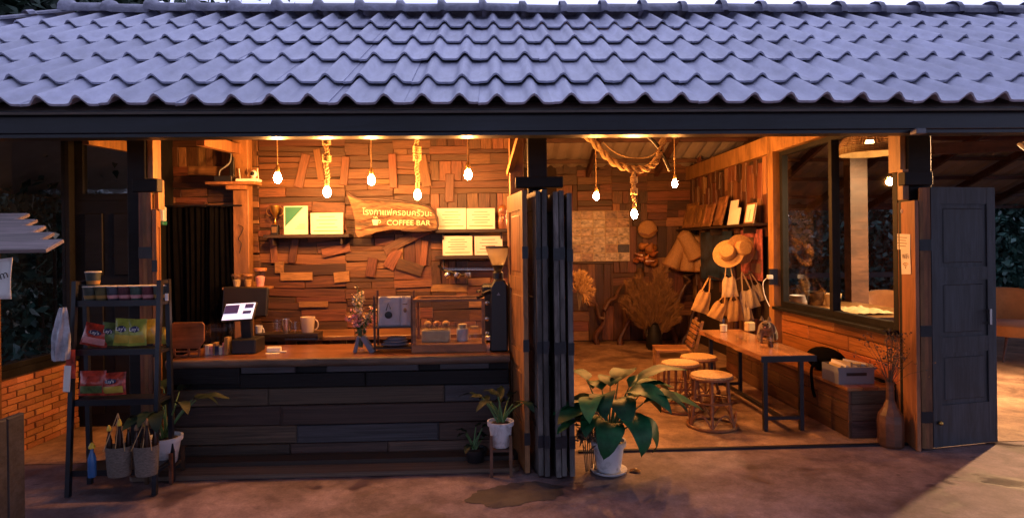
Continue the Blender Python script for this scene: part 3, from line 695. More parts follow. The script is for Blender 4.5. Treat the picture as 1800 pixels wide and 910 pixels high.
# ------------------------------------------------------------ pendant bulbs
def twist(mb, pts, r, turns, strands=2, n=6):
    pts = [Vector(p) for p in pts]; N = len(pts)
    for s_ in range(strands):
        out = []
        for i, p in enumerate(pts):
            t = (pts[min(i + 1, N - 1)] - pts[max(i - 1, 0)]).normalized(); u = t.orthogonal().normalized() if abs(t.z) < .9 else Vector((1, 0, 0)); w = t.cross(u)
            a = 2 * math.pi * (turns * i / (N - 1) + s_ / strands); out.append(p + (u * math.cos(a) + w * math.sin(a)) * r * .62)
        mb.tube(out, r * .62, n)
def lerp_pts(a, b, n): return [Vector(a).lerp(Vector(b), i / n) for i in range(n + 1)]
def pendant(px, py, d, thick, label, dim=False, ztop=None, knots=(), rz=.0, off=0.):
    p = W(px, py, d); zt = ztop if ztop is not None else 2.93
    o = E('pendant_bulb', (p.x, d, p.z), label, 'pendant bulb', 'bare bulbs hung on ropes')
    b = MB(); b.lathe((p.x, d, p.z), [(.006, -.044), (.02, -.038), (.031, -.02), (.034, 0), (.03, .02), (.02, .04), (.014, .052)], 16)
    b.build('bulb', M['bulbdim'] if dim else (M['bulbr'] if px > 1000 else M['bulb']), o, smooth=True)
    MB().lathe((p.x, d, p.z), [(.017, .05), (.019, .06), (.019, .095), (.012, .108), (.006, .115)], 14).build('socket', M['brass'] if not thick else M['rope'], o, smooth=True)
    r = .019 if thick else .0055
    mb = MB(); pts = lerp_pts((p.x, d, p.z + .1), (p.x + off, d, zt), 60)
    pts = [q + Vector((.006 * math.sin(i * .35), .004 * math.cos(i * .3), 0)) if thick else q for i, q in enumerate(pts)]
    twist(mb, pts, r, (zt - p.z) / (.07 if thick else .03))
    for kz in knots:
        for a in (0, 1, 2):
            ring = [Vector((p.x + off * .3 + math.cos(t) * r * 1.5, d + math.sin(t) * r * 1.5, p.z + kz + (a - 1) * r * 1.1 + .3 * r * math.sin(2 * t))) for t in np.linspace(0, 2 * math.pi, 12, endpoint=False)]
            mb.tube(ring, r * .7, 6, closed=True)
    mb.build('rope' if thick else 'cord', M['rope'] if thick else M['cordth'], o, smooth=True)
    return o
pendant(488, 313, 5.55, False, 'lit bulb on thin cord over the counter beside the router shelf')
pendant(575, 338, 5.5, True, 'lit bulb on thick knotted rope over the two certificates', knots=(.45, .3))
pendant(653, 317, 5.55, False, 'lit bulb on thin cord above the carved wooden sign')
pendant(734, 343, 5.65, True, 'dim bulb on thick knotted rope touching the carved sign', dim=True, knots=(.42, .35))
pendant(823, 307, 5.55, False, 'lit bulb on thin cord above the paired white certificates')
pendant(1048, 345, 7.2, False, 'lit bulb on thin cord in front of the photo board', ztop=3.3)
pendant(1115, 377, 6.3, True, 'lit bulb on thick knotted rope hung from the swagged vine', ztop=Z(297, 6.3, 1115), knots=(.36, .24))
pendant(1186, 323, 7.2, False, 'lit bulb on thin knotted cord beside the shingled wall', ztop=3.3, knots=(.3,))
# ceiling batten for the cords of the left room
B('ceiling_batten', M['darkframe'], cafe, -2.7, .2, 5.5, 5.6, 2.935, 2.985)
# swagged vine
vt = E('hanging_vine', W(1115, 297, 6.3), 'thick twisted vine swagged from the rafters with a pale cable', 'vine', None)
cp = [W(1018, 225, 6.3), W(1045, 252, 6.3), W(1075, 283, 6.3), W(1105, 296, 6.3), W(1135, 297, 6.3), W(1155, 280, 6.3), W(1165, 250, 6.3), W(1172, 222, 6.3)]
def spline(P, n=10):
    out = []; Q = [P[0]] + list(P) + [P[-1]]
    for i in range(1, len(Q) - 2):
        for k in range(n):
            t = k / n; a, b, c, d_ = Q[i - 1], Q[i], Q[i + 1], Q[i + 2]
            out.append(.5 * ((2 * b) + (c - a) * t + (2 * a - 5 * b + 4 * c - d_) * t * t + (3 * b - a - 3 * c + d_) * t ** 3))
    out.append(Vector(P[-1])); return out
mb = MB(); twist(mb, spline(cp, 14), .034, 7, 2, 8); mb.build('vine_stem', M['rope'], vt, smooth=True)
mb = MB(); mb.tube(spline([W(1060, 250, 6.25), W(1085, 270, 6.25), W(1120, 278, 6.25), W(1150, 270, 6.25), W(1175, 235, 6.25)]), .006, 6); mb.build('cable', M['rope'], vt, smooth=True)
mb = MB(); mb.tube(spline([W(1178, 300, 6.25), W(1160, 262, 6.3), W(1140, 240, 6.35), W(1122, 225, 6.35)]), .02, 7); mb.build('vine_stem', M['darkframe'], vt, smooth=True)

# ------------------------------------------------------------ left wall: shelves, frames, sign
def shelf(pa, pb_, py, d0, label, m='darkframe', t=.035):
    a, b = W(pa, py, LBY - .05), W(pb_, py, LBY - .05)
    o = E('wall_shelf', ((a.x + b.x) / 2, LBY - .1, a.z), label, 'shelf')
    B('shelf_board', M[m], o, a.x, b.x, d0, LBY - .045, a.z - t, a.z, bevel=.003)
    for f in (.1, .9):
        x = a.x + (b.x - a.x) * f; B('shelf_bracket', M[m], o, x - .008, x + .008, d0 + .04, LBY - .046, a.z - t - .07, a.z - t - .001)
    return o, a.z
SD = LBY - .22
_, s1 = shelf(473, 620, 413, SD, 'dark wall shelf holding the trophy and two certificates')
_, s2 = shelf(768, 893, 404, SD, 'dark wall shelf holding the paired white certificates')
_, s3 = shelf(768, 893, 449, SD, 'lowest dark wall shelf above the hanging portafilters')
def certificate(pa, pb_, pt, zb, d, label, fm='paper', lines=5, green=False, lean=.06):
    a = W(pa, (pt + 410) / 2, d); b = W(pb_, (pt + 410) / 2, d); zt = W((pa + pb_) / 2, pt, d).z; w = b.x - a.x; h = zt - zb
    o = E('certificate', ((a.x + b.x) / 2, d, zb), label, 'certificate', 'framed certificates on the shelves'); x0 = (a.x + b.x) / 2
    def q(name, xa, xb, za, zb_, y0, y1, m): return B(name, m, o, x0 + xa * w, x0 + xb * w, d + y0, d + y1, zb + za * h, zb + zb_ * h)
    f = MB(); bw2 = .011
    f.box(a.x, b.x, d, d + .018, zb, zb + bw2); f.box(a.x, b.x, d, d + .018, zt - bw2, zt); f.box(a.x, a.x + bw2, d, d + .018, zb + bw2, zt - bw2); f.box(b.x - bw2, b.x, d, d + .018, zb + bw2, zt - bw2)
    f.build('frame', M[fm], o)
    pp_ = q('paper', -.5, .5, .0, 1, .006, .015, M['paper'])
    mb = MB()
    if green:
        MB().add([(a.x + bw2, d + .003, zb + h * .28), (b.x - bw2 - .03, d + .003, zt - bw2), (a.x + bw2, d + .003, zt - bw2)], [(0, 1, 2)]).build('green_corner', M['green'], pp_)
        for k in range(3): mb.box(x0 - .01 + .02 * k, x0 + .09, d + .0035, d + .0055, zb + h * (.2 + .07 * k), zb + h * (.2 + .07 * k) + .004)
    else:
        for k in range(lines):
            ww = w * (.32 if k % 2 else .24); z = zb + h * (.82 - .5 * k / max(1, lines - 1)); mb.box(x0 - ww, x0 + ww, d + .0035, d + .0055, z - .003, z + .003)
    mb.build('print', M['ink'], pp_)
    if not green: B('gold_band', M['goldink'], pp_, x0 - w * .42, x0 + w * .42, d + .003, d + .0055, zb + h * .13, zb + h * .165)
    return o
SF = LBY - .17
certificate(499, 541, 362, s1 + .001, SF, 'upright certificate with a green diagonal corner', green=True)
certificate(546, 603, 374, s1 + .001, SF, 'single landscape certificate on the shelf beside the trophy', lines=4)
certificate(768, 819, 366, s2 + .001, SF, 'white certificate on the upper shelf next to the carved sign', lines=5)
certificate(820.5, 870, 366, s2 + .001, SF, 'white certificate on the upper shelf next to the carved mask', lines=5)
certificate(778, 830, 415, s3 + .001, SF, 'white certificate on the lower shelf with a bulb glinting in it', lines=5, fm='paper')
certificate(834, 883, 415, s3 + .001, SF, 'white certificate on the lower shelf behind the grinder hopper', lines=4)
# trophy
p = W(484, 413, SF); tr_ = E('trophy', (p.x, SF, s1), 'small two-handled trophy cup on a gold and black plinth', 'trophy')
B('plinth', M['black'], tr_, p.x - .035, p.x + .035, SF - .03, SF + .03, s1 + .001, s1 + .1, bevel=.004)
B('plaque', M['gold'], tr_, p.x - .025, p.x + .025, SF - .034, SF - .0305, s1 + .02, s1 + .08)
MB().lathe((p.x, SF, s1 + .1), [(.028, 0), (.012, .02), (.008, .06), (.016, .09), (.042, .13), (.05, .19), (.052, .2), (.046, .195), (.02, .14)], 18).build('cup', M['gold'], tr_, smooth=True)
for s_ in (-1, 1):
    MB().tube([(p.x + s_ * (.045 + .04 * math.sin(t)), SF, s1 + .24 + .045 * math.cos(t)) for t in np.linspace(0, math.pi, 9)], .005, 6).build('handle', M['gold'], tr_, smooth=True)
# carved sign
sd = LBY - .24
sg = E('carved_sign', W(690, 415, sd), 'rough live-edge timber sign with cream carved lettering', 'sign')
outl = [(610, 338), (628, 349), (660, 350), (690, 352), (720, 356), (740, 359), (757, 366), (767, 380), (769, 400), (755, 405), (735, 406), (712, 405), (690, 404), (665, 408), (640, 415), (627, 415), (624, 398), (622, 380), (616, 360)]
op = spline([W(a, b, sd) for a, b in outl] + [W(*outl[0], sd)], 4)[:-1]
rs = random.Random(2)
poly = [(q.x + rs.uniform(-.003, .003), q.z + rs.uniform(-.004, .004)) for q in op]
MB().prism(poly[::-1], sd, sd + .05).build('sign_board', M['signw'], sg, bevel=.006)
MB().tube([Vector((q.x, sd - .002, q.z)) for q in op[:46]], [.012 + .006 * mnoise.noise(Vector((i * .4, 0, 0))) for i in range(46)], 6).build('bark_shade_edge', M['plankd'], sg, smooth=True)
gr_ = MB(); rg = random.Random(14)
for k in range(46):
    f0 = rg.uniform(0, .8); f1 = f0 + rg.uniform(.08, .3); v_ = rg.uniform(.06, .94); pts = []
    for i in range(9):
        f = min(.97, f0 + (f1 - f0) * i / 8); xx = 620 + 146 * f; ty = 346 + 34 * f ** 1.6 + (10 if f > .9 else 0); by = 412 - 9 * math.sin(f * 3) ** 2 - 8 * f
        pts.append(W(xx, ty + (by - ty) * v_ + 1.2 * math.sin(i * .8 + k), sd) - Vector((0, .0005, 0)))
    gr_.tube(pts, [.0012] + [.0045 * rg.uniform(.5, 1.2)] * 7 + [.001], 5)
o = gr_.build('grain_relief', M['plankd'], sg, smooth=True); o['kind'] = 'stuff'
p = W(702, 374, sd - .006); text('lettering', 'โรงกาแฟครอบครัวนะ', .086, (p.x - .02, sd - .007, p.z), M['letter'], sg, eul=(R(90), R(2), 0), ext=.003, sx=.98)
p = W(719, 392, sd - .006); text('lettering', 'COFFEE BAR', .076, (p.x - .005, sd - .007, p.z), M['letter'], sg, eul=(R(90), R(1), 0), ext=.003, sx=1.05)
p = W(660, 391, sd - .004)
cupm = MB(); cupm.prism([(p.x - .034, p.z + .03), (p.x + .034, p.z + .03), (p.x + .022, p.z - .026), (p.x - .022, p.z - .026)][::-1], sd - .008, sd - .005)
cupm.tube([(p.x + .034 + .018 * math.sin(t), sd - .003, p.z + .008 + .016 * math.cos(t)) for t in np.linspace(0, math.pi, 8)], .004, 5)
for k in (-1, 0, 1): cupm.tube([(p.x + k * .015 + .004 * math.sin(t * 3), sd - .003, p.z + .038 + .012 * t) for t in np.linspace(0, 2, 6)], .003, 5)
cupm.build('cup_emblem', M['letter'], sg)
# carved mask on shelf 2
p = W(884, 404, SF); mk = MB(); mk.lathe((p.x, SF, s2), [(.04, 0), (.045, .02), (.05, .08), (.042, .13), (.05, .17), (.055, .2), (.04, .235), (.01, .25)], 14, sy=.6)
mk.ell((p.x, SF - .035, s2 + .11), .012, .02, .03); mk.ell((p.x - .02, SF - .028, s2 + .14), .012, .008, .008); mk.ell((p.x + .02, SF - .028, s2 + .14), .012, .008, .008); mk.ell((p.x, SF - .03, s2 + .07), .025, .01, .008)
o = mk.build('carved_mask', M['bench'], smooth=True); centre(o); tag(o, 'small carved wooden mask standing at the end of the upper shelf', 'carving')
# portafilters on their rail
p0, p1 = W(780, 474, LBY - .1), W(872, 474, LBY - .1)
rail = E('hanging_rail', ((p0.x + p1.x) / 2, LBY - .1, p0.z), 'thin steel rail fixed under the lowest wall shelf', 'rail')
mb = MB(); mb.tube([p0, p1], .005, 6); mb.tube([p0 + Vector((0, .02, .012)), p1 + Vector((0, .02, .012))], .004, 6); mb.tube([p0, p0 + Vector((0, 0, .1))], .004, 6); mb.tube([p1, p1 + Vector((0, 0, .1))], .004, 6); mb.build('rail_bars', M['steelbright'], rail, smooth=True)
for k, px in enumerate((786, 803, 822)):
    p = W(px, 484, LBY - .12); h = E('portafilter', (p.x, LBY - .12, p.z), ['steel portafilter at the outer end of the hanging rail', 'steel portafilter between two others on the hanging rail', 'steel portafilter at the grinder side of the hanging rail'][k], 'portafilter', 'portafilters on the rail')
    rot = Euler((0, R((50, 25, -4)[k]), 0)).to_matrix()
    MB().lathe((p.x, LBY - .12, p.z), [(.034, -.02), (.04, .0), (.04, .028), (.036, .03), (.034, .0)], 16, rot=rot).build('basket', M['steelbright'], h, smooth=True)
    MB().tube([p + rot @ Vector((-.04, 0, .01)), p + rot @ Vector((-.1, 0, .005)), p + rot @ Vector((-.14, 0, -.004))], [.009, .013, .014], 8).build('handle', M['black'], h, smooth=True)
# router shelf
a, b = W(373, 322, 6.28), W(459, 322, 6.28)
rsf = E('router_shelf', ((a.x + b.x) / 2, 6.25, a.z), 'short plank shelf on the back post carrying the router', 'shelf')
B('shelf_board', M['post'], rsf, a.x, b.x, 6.12, 6.298, a.z - .028, a.z, bevel=.003); B('shelf_cleat', M['post'], rsf, X(404, 6.28), X(438, 6.28), 6.2, 6.297, a.z - .07, a.z - .029)
p = W(438, 320, 6.2); rt_ = E('router', (p.x, 6.2, a.z), 'white wireless router with two upright antennas', 'router')
B('case', M['white'], rt_, X(419, 6.2), X(458, 6.2), 6.14, 6.26, a.z + .001, a.z + .03, bevel=.006)
for px, l in ((424, -.012), (456, -.01)): MB().tube([(X(px, 6.25), 6.25, a.z + .02), (X(px, 6.25) + l, 6.25, a.z + .14)], .005, 6).build('antenna', M['white'], rt_, smooth=True)
p = W(446, 309, 6.19); cm = E('security_camera', (p.x, 6.19, a.z + .03), 'small round white camera standing on the router', 'camera')
MB().lathe((p.x, 6.19, a.z + .031), [(.03, 0), (.03, .006), (.012, .015), (.012, .03)], 14).build('stand', M['white'], cm, smooth=True)
MB().ell((p.x, 6.19, a.z + .08), .034, .03, .038).build('head', M['white'], cm, smooth=True); MB().lathe((p.x, 6.166, a.z + .08), [(.02, 0), (.02, .012), (.015, .016)], 14, rot=Euler((R(90), 0, 0)).to_matrix()).build('lens', M['black'], cm, smooth=True)
bx = E('set_top_box', (X(398, 6.2), 6.2, a.z), 'black box with a looping grey cable beside the router', 'electronics box')
B('case', M['black'], bx, X(381, 6.2), X(412, 6.2), 6.15, 6.26, a.z + .001, a.z + .06, bevel=.004); B('upright_case', M['black'], bx, X(403, 6.24), X(411, 6.24), 6.262, 6.29, a.z + .001, a.z + .26, bevel=.004)
MB().tube(spline([W(385, 310, 6.2), W(387, 300, 6.2), W(396, 293, 6.2), W(404, 285, 6.22), W(406, 272, 6.25), W(402, 258, 6.27)]), .007, 6).build('cable', M['greyplastic'], bx, smooth=True)
# curtain
c0, c1 = W(284, 364, 6.38), W(412, 364, 6.38)
cu = E('door_curtain', ((c0.x + c1.x) / 2, 6.38, .3), 'black pleated curtain hung across the back doorway', 'curtain')
def cf(u, v): return (c0.x + (c1.x - c0.x) * u, 6.36 + .012 * math.sin(u * 88 + 1.6 * math.sin(v * 3 + u * 9)) + .014 * math.sin(u * 23 + 1 + v) + .008 * math.sin(u * 41 + 2), c0.z + (.25 - c0.z) * v)
MB().grid(cf, 110, 10).build('cloth', M['blackmat'], cu, smooth=True, solid=.004)
MB().tube([W(280, 362, 6.35), W(425, 361, 6.28)], .008, 8).build('rod', M['steel'], cu, smooth=True)
p = W(286, 378, 6.2); wb = E('wall_box', (p.x, 6.2, p.z), 'small white and green wall box beside the curtain', 'wall box')
B('case', M['white'], wb, p.x - .02, p.x + .025, 6.17, 6.23, p.z - .06, p.z + .08, bevel=.006); B('base', M['green'], wb, p.x - .045, p.x + .025, 6.16, 6.24, p.z - .1, p.z - .061, bevel=.006)
# wires on the post
o = MB().tube(spline([W(418, 395, 6.28), W(427, 400, 6.28), W(424, 410, 6.28), W(419, 420, 6.28), W(424, 428, 6.28), W(421, 445, 6.28)]), .004, 5).build('loose_wire', M['black'], smooth=True); centre(o); tag(o, 'thin black wire curling down the lit back post', 'wire')
# ------------------------------------------------------------ things on the counter
def th(name, x, y, z, label, cat, group=None): return E(name, (x, y, z), label, cat, group)
CT = CZ + .001
# wooden tray-backed chair board at the counter's end
p = W(330, 618, 5.05); tb = th('serving_board', p.x, 5.05, CT, 'rounded brown wooden board propped upright at the curtain end of the counter', 'board')
a, b, zt = X(301, 5.05, 600), X(360, 5.05, 600), Z(566, 5.05, 330)
pl = [(a + .012, CT + .07), (a, CT + .12), (a, zt - .02), (a + .02, zt), (b - .02, zt), (b, zt - .02), (b - .002, CT + .13), (b - .045, CT + .07)]
MB().prism(pl, 5.04, 5.058).build('panel', M['framewood'], tb, bevel=.003)
mb = MB()
for x in (a + .02, (a + b) / 2, b - .05): mb.bar((x, 5.06, CT), (x, 5.06, CT + .09), .014)
mb.bar((a + .01, 5.06, CT + .045), (b - .04, 5.06, CT + .045), .012); mb.bar((a + .01, 5.06, CT + .009), (b - .05, 5.06, CT + .009), .014); mb.build('rack', M['rattan'], tb)
# acrylic box
p = W(382, 600, 5.15); ab = th('acrylic_box', p.x, 5.15, CT, 'clear acrylic box of small packets beside the till', 'box')
a, b = X(362, 5.15, 590), X(404, 5.15, 590); z1 = Z(570, 5.15, 380)
f = MB(); f.box(a, b, 5.1, 5.104, CT, z1); f.box(a, b, 5.236, 5.24, CT, z1); f.box(a, a + .004, 5.105, 5.235, CT, z1); f.box(b - .004, b, 5.105, 5.235, CT, z1); f.build('case', M['glass'], ab)
rq = random.Random(4)
for k in range(7):
    x = a + .02 + (b - a - .04) * k / 6; B('packet', M[['paper', 'pink', 'canvas2', 'navy'][k % 4]], ab, x - .014, x + .014, 5.12 + .012 * (k % 3), 5.2, CT + .002, CT + rq.uniform(.06, .15))
# till
p = W(430, 610, 5.2); po = th('till', p.x, 5.2, CT, 'black touchscreen till with a lit tilted screen', 'till')
MB().obox((X(436, 5.25, 600), 5.26, CT + .06), .1, .11, .06).build('cash_drawer', M['black'], po, bevel=.008)
MB().bar((X(435, 5.27, 590), 5.27, CT + .1), (X(435, 5.27, 545), 5.24, Z(550, 5.26, 430)), .09, .05).build('stand', M['black'], po, bevel=.008)
sc0 = W(420, 547, 5.16); rot = Euler((R(-38), R(-3), R(-4))).to_matrix()
hw = (X(447, 5.16, 547) - X(393, 5.16, 547)) / 2
_m = MB().obox(sc0 + rot @ Vector((0, .012, 0)), hw + .008, .009, .085, rot); mon = _m.build('monitor', M['black'], po, bevel=.004)
M['screen'] = emat('lit_screen', (.80, .80, 1.0), .95); M['screend'] = emat('screen_dark_area', (.05, .04, .16), .35)
def spx(u0, u1, v0, v1, m, nm, y=0): MB().obox(sc0 + rot @ Vector(((u0 + u1) / 2 * hw, y - .001, (v0 + v1) / 2 * .078)), (u1 - u0) / 2 * hw, .0012, (v1 - v0) / 2 * .078, rot).build(nm, m, mon)
spx(-1, 1, -1, 1, M['screen'], 'screen'); spx(-.98, -.05, -.25, .8, M['screend'], 'screen_picture', -.003); spx(.35, .9, .35, .85, M['screend'], 'screen_icons', -.003); spx(.3, .85, -.35, 0, M['screend'], 'screen_icons', -.003)
MB().prism([(sc0.x - .07, sc0.z - .02), (sc0.x - .035, sc0.z + .055), (sc0.x - .025, sc0.z + .055), (sc0.x - .055, sc0.z - .02)], sc0.y - .055, sc0.y - .054).build('screen_streak', M['screen'], po) if False else None
# big dark monitor behind
p = W(432, 530, 5.75); dm = th('back_display', p.x, 5.75, CT, 'large black display seen from behind on its arm', 'display')
MB().obox((p.x, 5.75, Z(530, 5.75, 432)), (X(471, 5.75) - X(392, 5.75)) / 2, .025, .135, Euler((R(-6), R(2), 0)).to_matrix()).build('case', M['black'], dm, bevel=.012)
MB().bar((p.x, 5.78, CT), (p.x, 5.78, Z(530, 5.78)), .06, .03).build('stand', M['black'], dm); MB().lathe((p.x, 5.78, CT), [(.11, 0), (.11, .01), (.03, .02)], 18).build('foot', M['black'], dm, smooth=True)
# jar shelf behind
z = Z(504, 6.2, 430); js = th('jar_shelf', X(432, 6.25), 6.25, z, 'narrow shelf of jars at the foot of the back post', 'shelf')
B('shelf_board', M['post'], js, X(394, 6.2), X(474, 6.2), 6.14, 6.295, z - .02, z)
for k, (px, w, h, c) in enumerate(((416, 18, 22, 'canvas'), (436, 18, 22, 'canvas2'), (457, 21, 32, 'pink'))):
    p = W(px, 503, 6.2); r = w / 2 * 6.2 / FPX
    j = th('storage_jar', p.x, 6.21, z, ['cone-shaped glass jar of pale sweets nearest the curtain', 'cone-shaped glass jar of brown sweets between two jars', 'tall red-lidded glass jar on the jar shelf'][k], 'jar', 'jars on the narrow shelf'); H = h * 6.2 / FPX
    MB().lathe((p.x, 6.21, z + .001), [(r * .6, 0), (r * .7, H * .1), (r, H * .85)], 16).build('glass_body', M['glass'], j, smooth=True)
    MB().lathe((p.x, 6.21, z + .004), [(r * .55, 0), (r * .75, H * .5), (r * .3, H * .58)], 12).build('contents', M[c], j, smooth=True)
    MB().lathe((p.x, 6.21, z + H * .85), [(r * 1.06, 0), (r * 1.06, H * .14), (r * .9, H * .17)], 16).build('lid', M['bench' if k == 2 else 'framewood'], j, smooth=True)
# paper roll
p = W(482, 612, 5.2); pr = MB(); pr.lathe((p.x - .055, 5.2, CT + .026), [(.008, 0), (.025, .001), (.025, .11), (.008, .111)], 16, rot=Euler((0, R(90), 0)).to_matrix()); pr.box(p.x - .055, p.x + .055, 5.13, 5.2, CT, CT + .002); pr.box(p.x + .055, p.x + .1, 5.19, 5.21, CT + .002, CT + .01)
o = pr.build('paper_roll', M['paper'], smooth=True); centre(o); tag(o, 'white roll of receipt paper lying on the counter', 'paper roll')
# worktop riser with glassware
a, b = X(459, 5.95, 585), X(567, 5.95, 585); zr = Z(582, 5.95, 515)
ri = th('drying_stand', (a + b) / 2, 5.75, CT, 'dark wooden riser with a crate beneath it behind the counter', 'stand')
B('top_board', M['darkframe'], ri, a, b, 5.78, 5.96, zr - .03, zr)
for x in (a + .01, b - .01): B('leg', M['darkframe'], ri, x - .012, x + .012, 5.79, 5.95, CZ + .02, zr - .031)
cr = MB(); ca, cb = X(500, 5.8, 600), X(560, 5.8, 600)
for k in range(12): cr.box(ca + (cb - ca) * k / 12, ca + (cb - ca) * (k + .55) / 12, 5.8, 5.806, CZ + .03, zr - .045)
cr.box(ca, cb, 5.807, 5.811, CZ + .022, zr - .06); cr.build('slotted_crate', M['greyplastic'], ri)
def jug(px, w, zb, h, label, m, handle=True, y=5.86):
    p = W(px, 570, y); r = w / 2 * y / FPX; o = th('jug', p.x, y, zb, label, 'jug', 'jugs and glasses on the riser')
    MB().lathe((p.x, y, zb + .001), [(r * .75, 0), (r * .8, .01), (r * .95, h * .8), (r, h), (r * .93, h), (r * .74, .012)], 18).build('body', m, o, smooth=True)
    if handle: MB().tube([(p.x + r * (.9 + .55 * math.sin(t)), y, zb + h * (.5 + .34 * math.cos(t))) for t in np.linspace(0, math.pi, 9)], .006, 6).build('handle', m, o, smooth=True)
    return o
M['frost'] = mat('frosted_plastic', (.62, .50, .38), rough=.35, var=.05, bump=0)
jug(541, 25, zr, .145, 'frosted plastic jug with a handle on the riser', M['frost'])
jug(519, 16, zr, .1, 'small clear glass beside the frosted jug', M['glass'], False)
jug(503, 14, zr, .13, 'tall steel milk pitcher between two glasses', M['steelbright'])
jug(487, 15, zr, .12, 'clear glass pot nearest the till on the riser', M['glass'])
p = W(455, 575, 5.95); o = jug(455, 12, CZ + .02, .12, 'short white and black mug beside the riser', M['ceramic'], True, 5.9)
# flower vase
p = W(634, 612, 5.2); fv = th('flower_vase', p.x, 5.2, CT, 'glass vase of cream and pink flowers on the counter', 'vase')
MB().lathe((p.x, 5.2, CT), [(.045, 0), (.05, .005), (.046, .1), (.058, .19), (.052, .19), (.04, .1), (.044, .01)], 18).build('glass_body', M['glass'], fv, smooth=True)
rf = random.Random(9); st = MB(); pet = []; pk = []; gl = []
for k in range(17):
    tall = k < 6
    tx = p.x + (rf.uniform(-.05, .02) if tall else rf.uniform(-.12, .13)); ty = 5.2 + rf.uniform(-.06, .06); tz = CT + (rf.uniform(.45, .6) if tall else rf.uniform(.25, .4))
    pts = spline([Vector((p.x + rf.uniform(-.02, .02), 5.2, CT + .03)), Vector((p.x + (tx - p.x) * .35, 5.2, CT + .2)), Vector((tx, ty, tz))], 5); st.tube(pts, .003, 5)
    for i in range(26 if tall else 16):
        q = pts[-1].lerp(pts[-5], rf.random()); q = q + Vector((rf.gauss(0, .017), rf.gauss(0, .017), rf.gauss(0, .014))); (pet if (tall or k % 2) else pk).append(tuple(q))
    for i in range(5): gl.append(tuple(pts[rf.randint(3, len(pts) - 2)] + Vector((rf.gauss(0, .02), rf.gauss(0, .02), 0))))
st.build('stems', M['stem'], fv, smooth=True)
leaves('cream_blossom', M['flower'], fv, np.array(pet), .026, 1, aspect=.8, kind='stuff'); leaves('pink_blossom', M['pink'], fv, np.array(pk), .038, 2, aspect=.8, kind='stuff'); leaves('foliage', M['leafbig'], fv, np.array(gl), .05, 3, aspect=.4)
p = W(636, 595, 5.1); nc = MB(); nc.obox((p.x - .045, 5.12, CT + .068), .014, .02, .07, Euler((0, R(14), 0)).to_matrix()); nc.obox((p.x + .045, 5.12, CT + .068), .02, .03, .08, Euler((0, R(-32), 0)).to_matrix())
o = nc.build('folded_napkins', M['cloth'], bevel=.004); centre(o); tag(o, 'folded blue-grey menus leaning against the flower vase', 'menu')
M['bagpaper'] = mat('printed_bag_paper', (.42, .42, .47), rough=.5, var=.15, scale=9, bump=.3)
# display rack with printed bags
a, b = X(661, 5.2, 590), X(726, 5.2, 590); zt = Z(512, 5.2, 690)
dr = th('display_rack', (a + b) / 2, 5.2, CT, 'small wooden two-tier rack between the flowers and the glass cabinet', 'rack')
for x in (a, b):
    for y in (5.14, 5.3): MB().bar((x, y, CT), (x, y, zt if y > 5.2 else zt - .03), .016).build('leg', M['benchd'], dr)
for zz in (Z(608, 5.2, 690), Z(572, 5.2, 690)): B('shelf_board', M['darkframe'], dr, a - .006, b + .006, 5.13, 5.31, zz - .012, zz)
z2 = Z(572, 5.2, 690) + .001
for k, (xa, xb, px) in enumerate(((665, 704, 0), (704.5, 722, 1))):
    bgx = th('coffee_bag', X((xa + xb) / 2, 5.16), 5.16, z2, ['large white coffee bag printed with a dark kettle emblem', 'narrow white coffee bag printed with a dark round emblem'][k], 'coffee bag', 'coffee bags on the rack')
    xa, xb = X(xa, 5.16, 545), X(xb, 5.16, 545); h = Z(521, 5.16, 690) - z2
    def bf(u, v, xa=xa, xb=xb, h=h): return (xa + (xb - xa) * u, 5.15 - .022 * math.sin(math.pi * u) * math.sin(math.pi * min(1, v * 1.1)) ** .5 + .03 * v, z2 + h * v)
    MB().grid(lambda u, v: (lambda q: (q[0], q[1] + .006 * mnoise.noise(Vector((u * 4 + k * 3, v * 5, 2))), q[2]))(bf(u, v)), 12, 12).build('bag', M['bagpaper'], bgx, smooth=True, solid=.014)
    mx = (xa + xb) / 2; e = MB(); yy = 5.104
    if k == 0:
        e.ell((mx, yy + .006, z2 + h * .4), .032, .004, .03); e.tube([(mx - .02, yy + .008, z2 + h * .55), (mx, yy + .008, z2 + h * .8), (mx + .018, yy + .008, z2 + h * .6)], .004, 5)
    else: e.ell((mx, yy + .012, z2 + h * .55), .014, .004, .02); e.box(mx - .02, mx + .02, yy + .012, yy + .014, z2 + h * .74, z2 + h * .77)
    e.build('emblem', M['ink'] if k else M['black'], bgx, smooth=True)
z3 = Z(608, 5.2, 690) + .001
fc = MB()
for k in range(3): fc.ell(((a + b) / 2 + .01 * k, 5.2, z3 + .018 + .024 * k), .125 - .02 * k, .07, .017, 16, 6)
o = fc.build('folded_cloths', M['cloth'], smooth=True); centre(o); tag(o, 'folded grey cloths on the lower tier of the wooden rack', 'cloth')
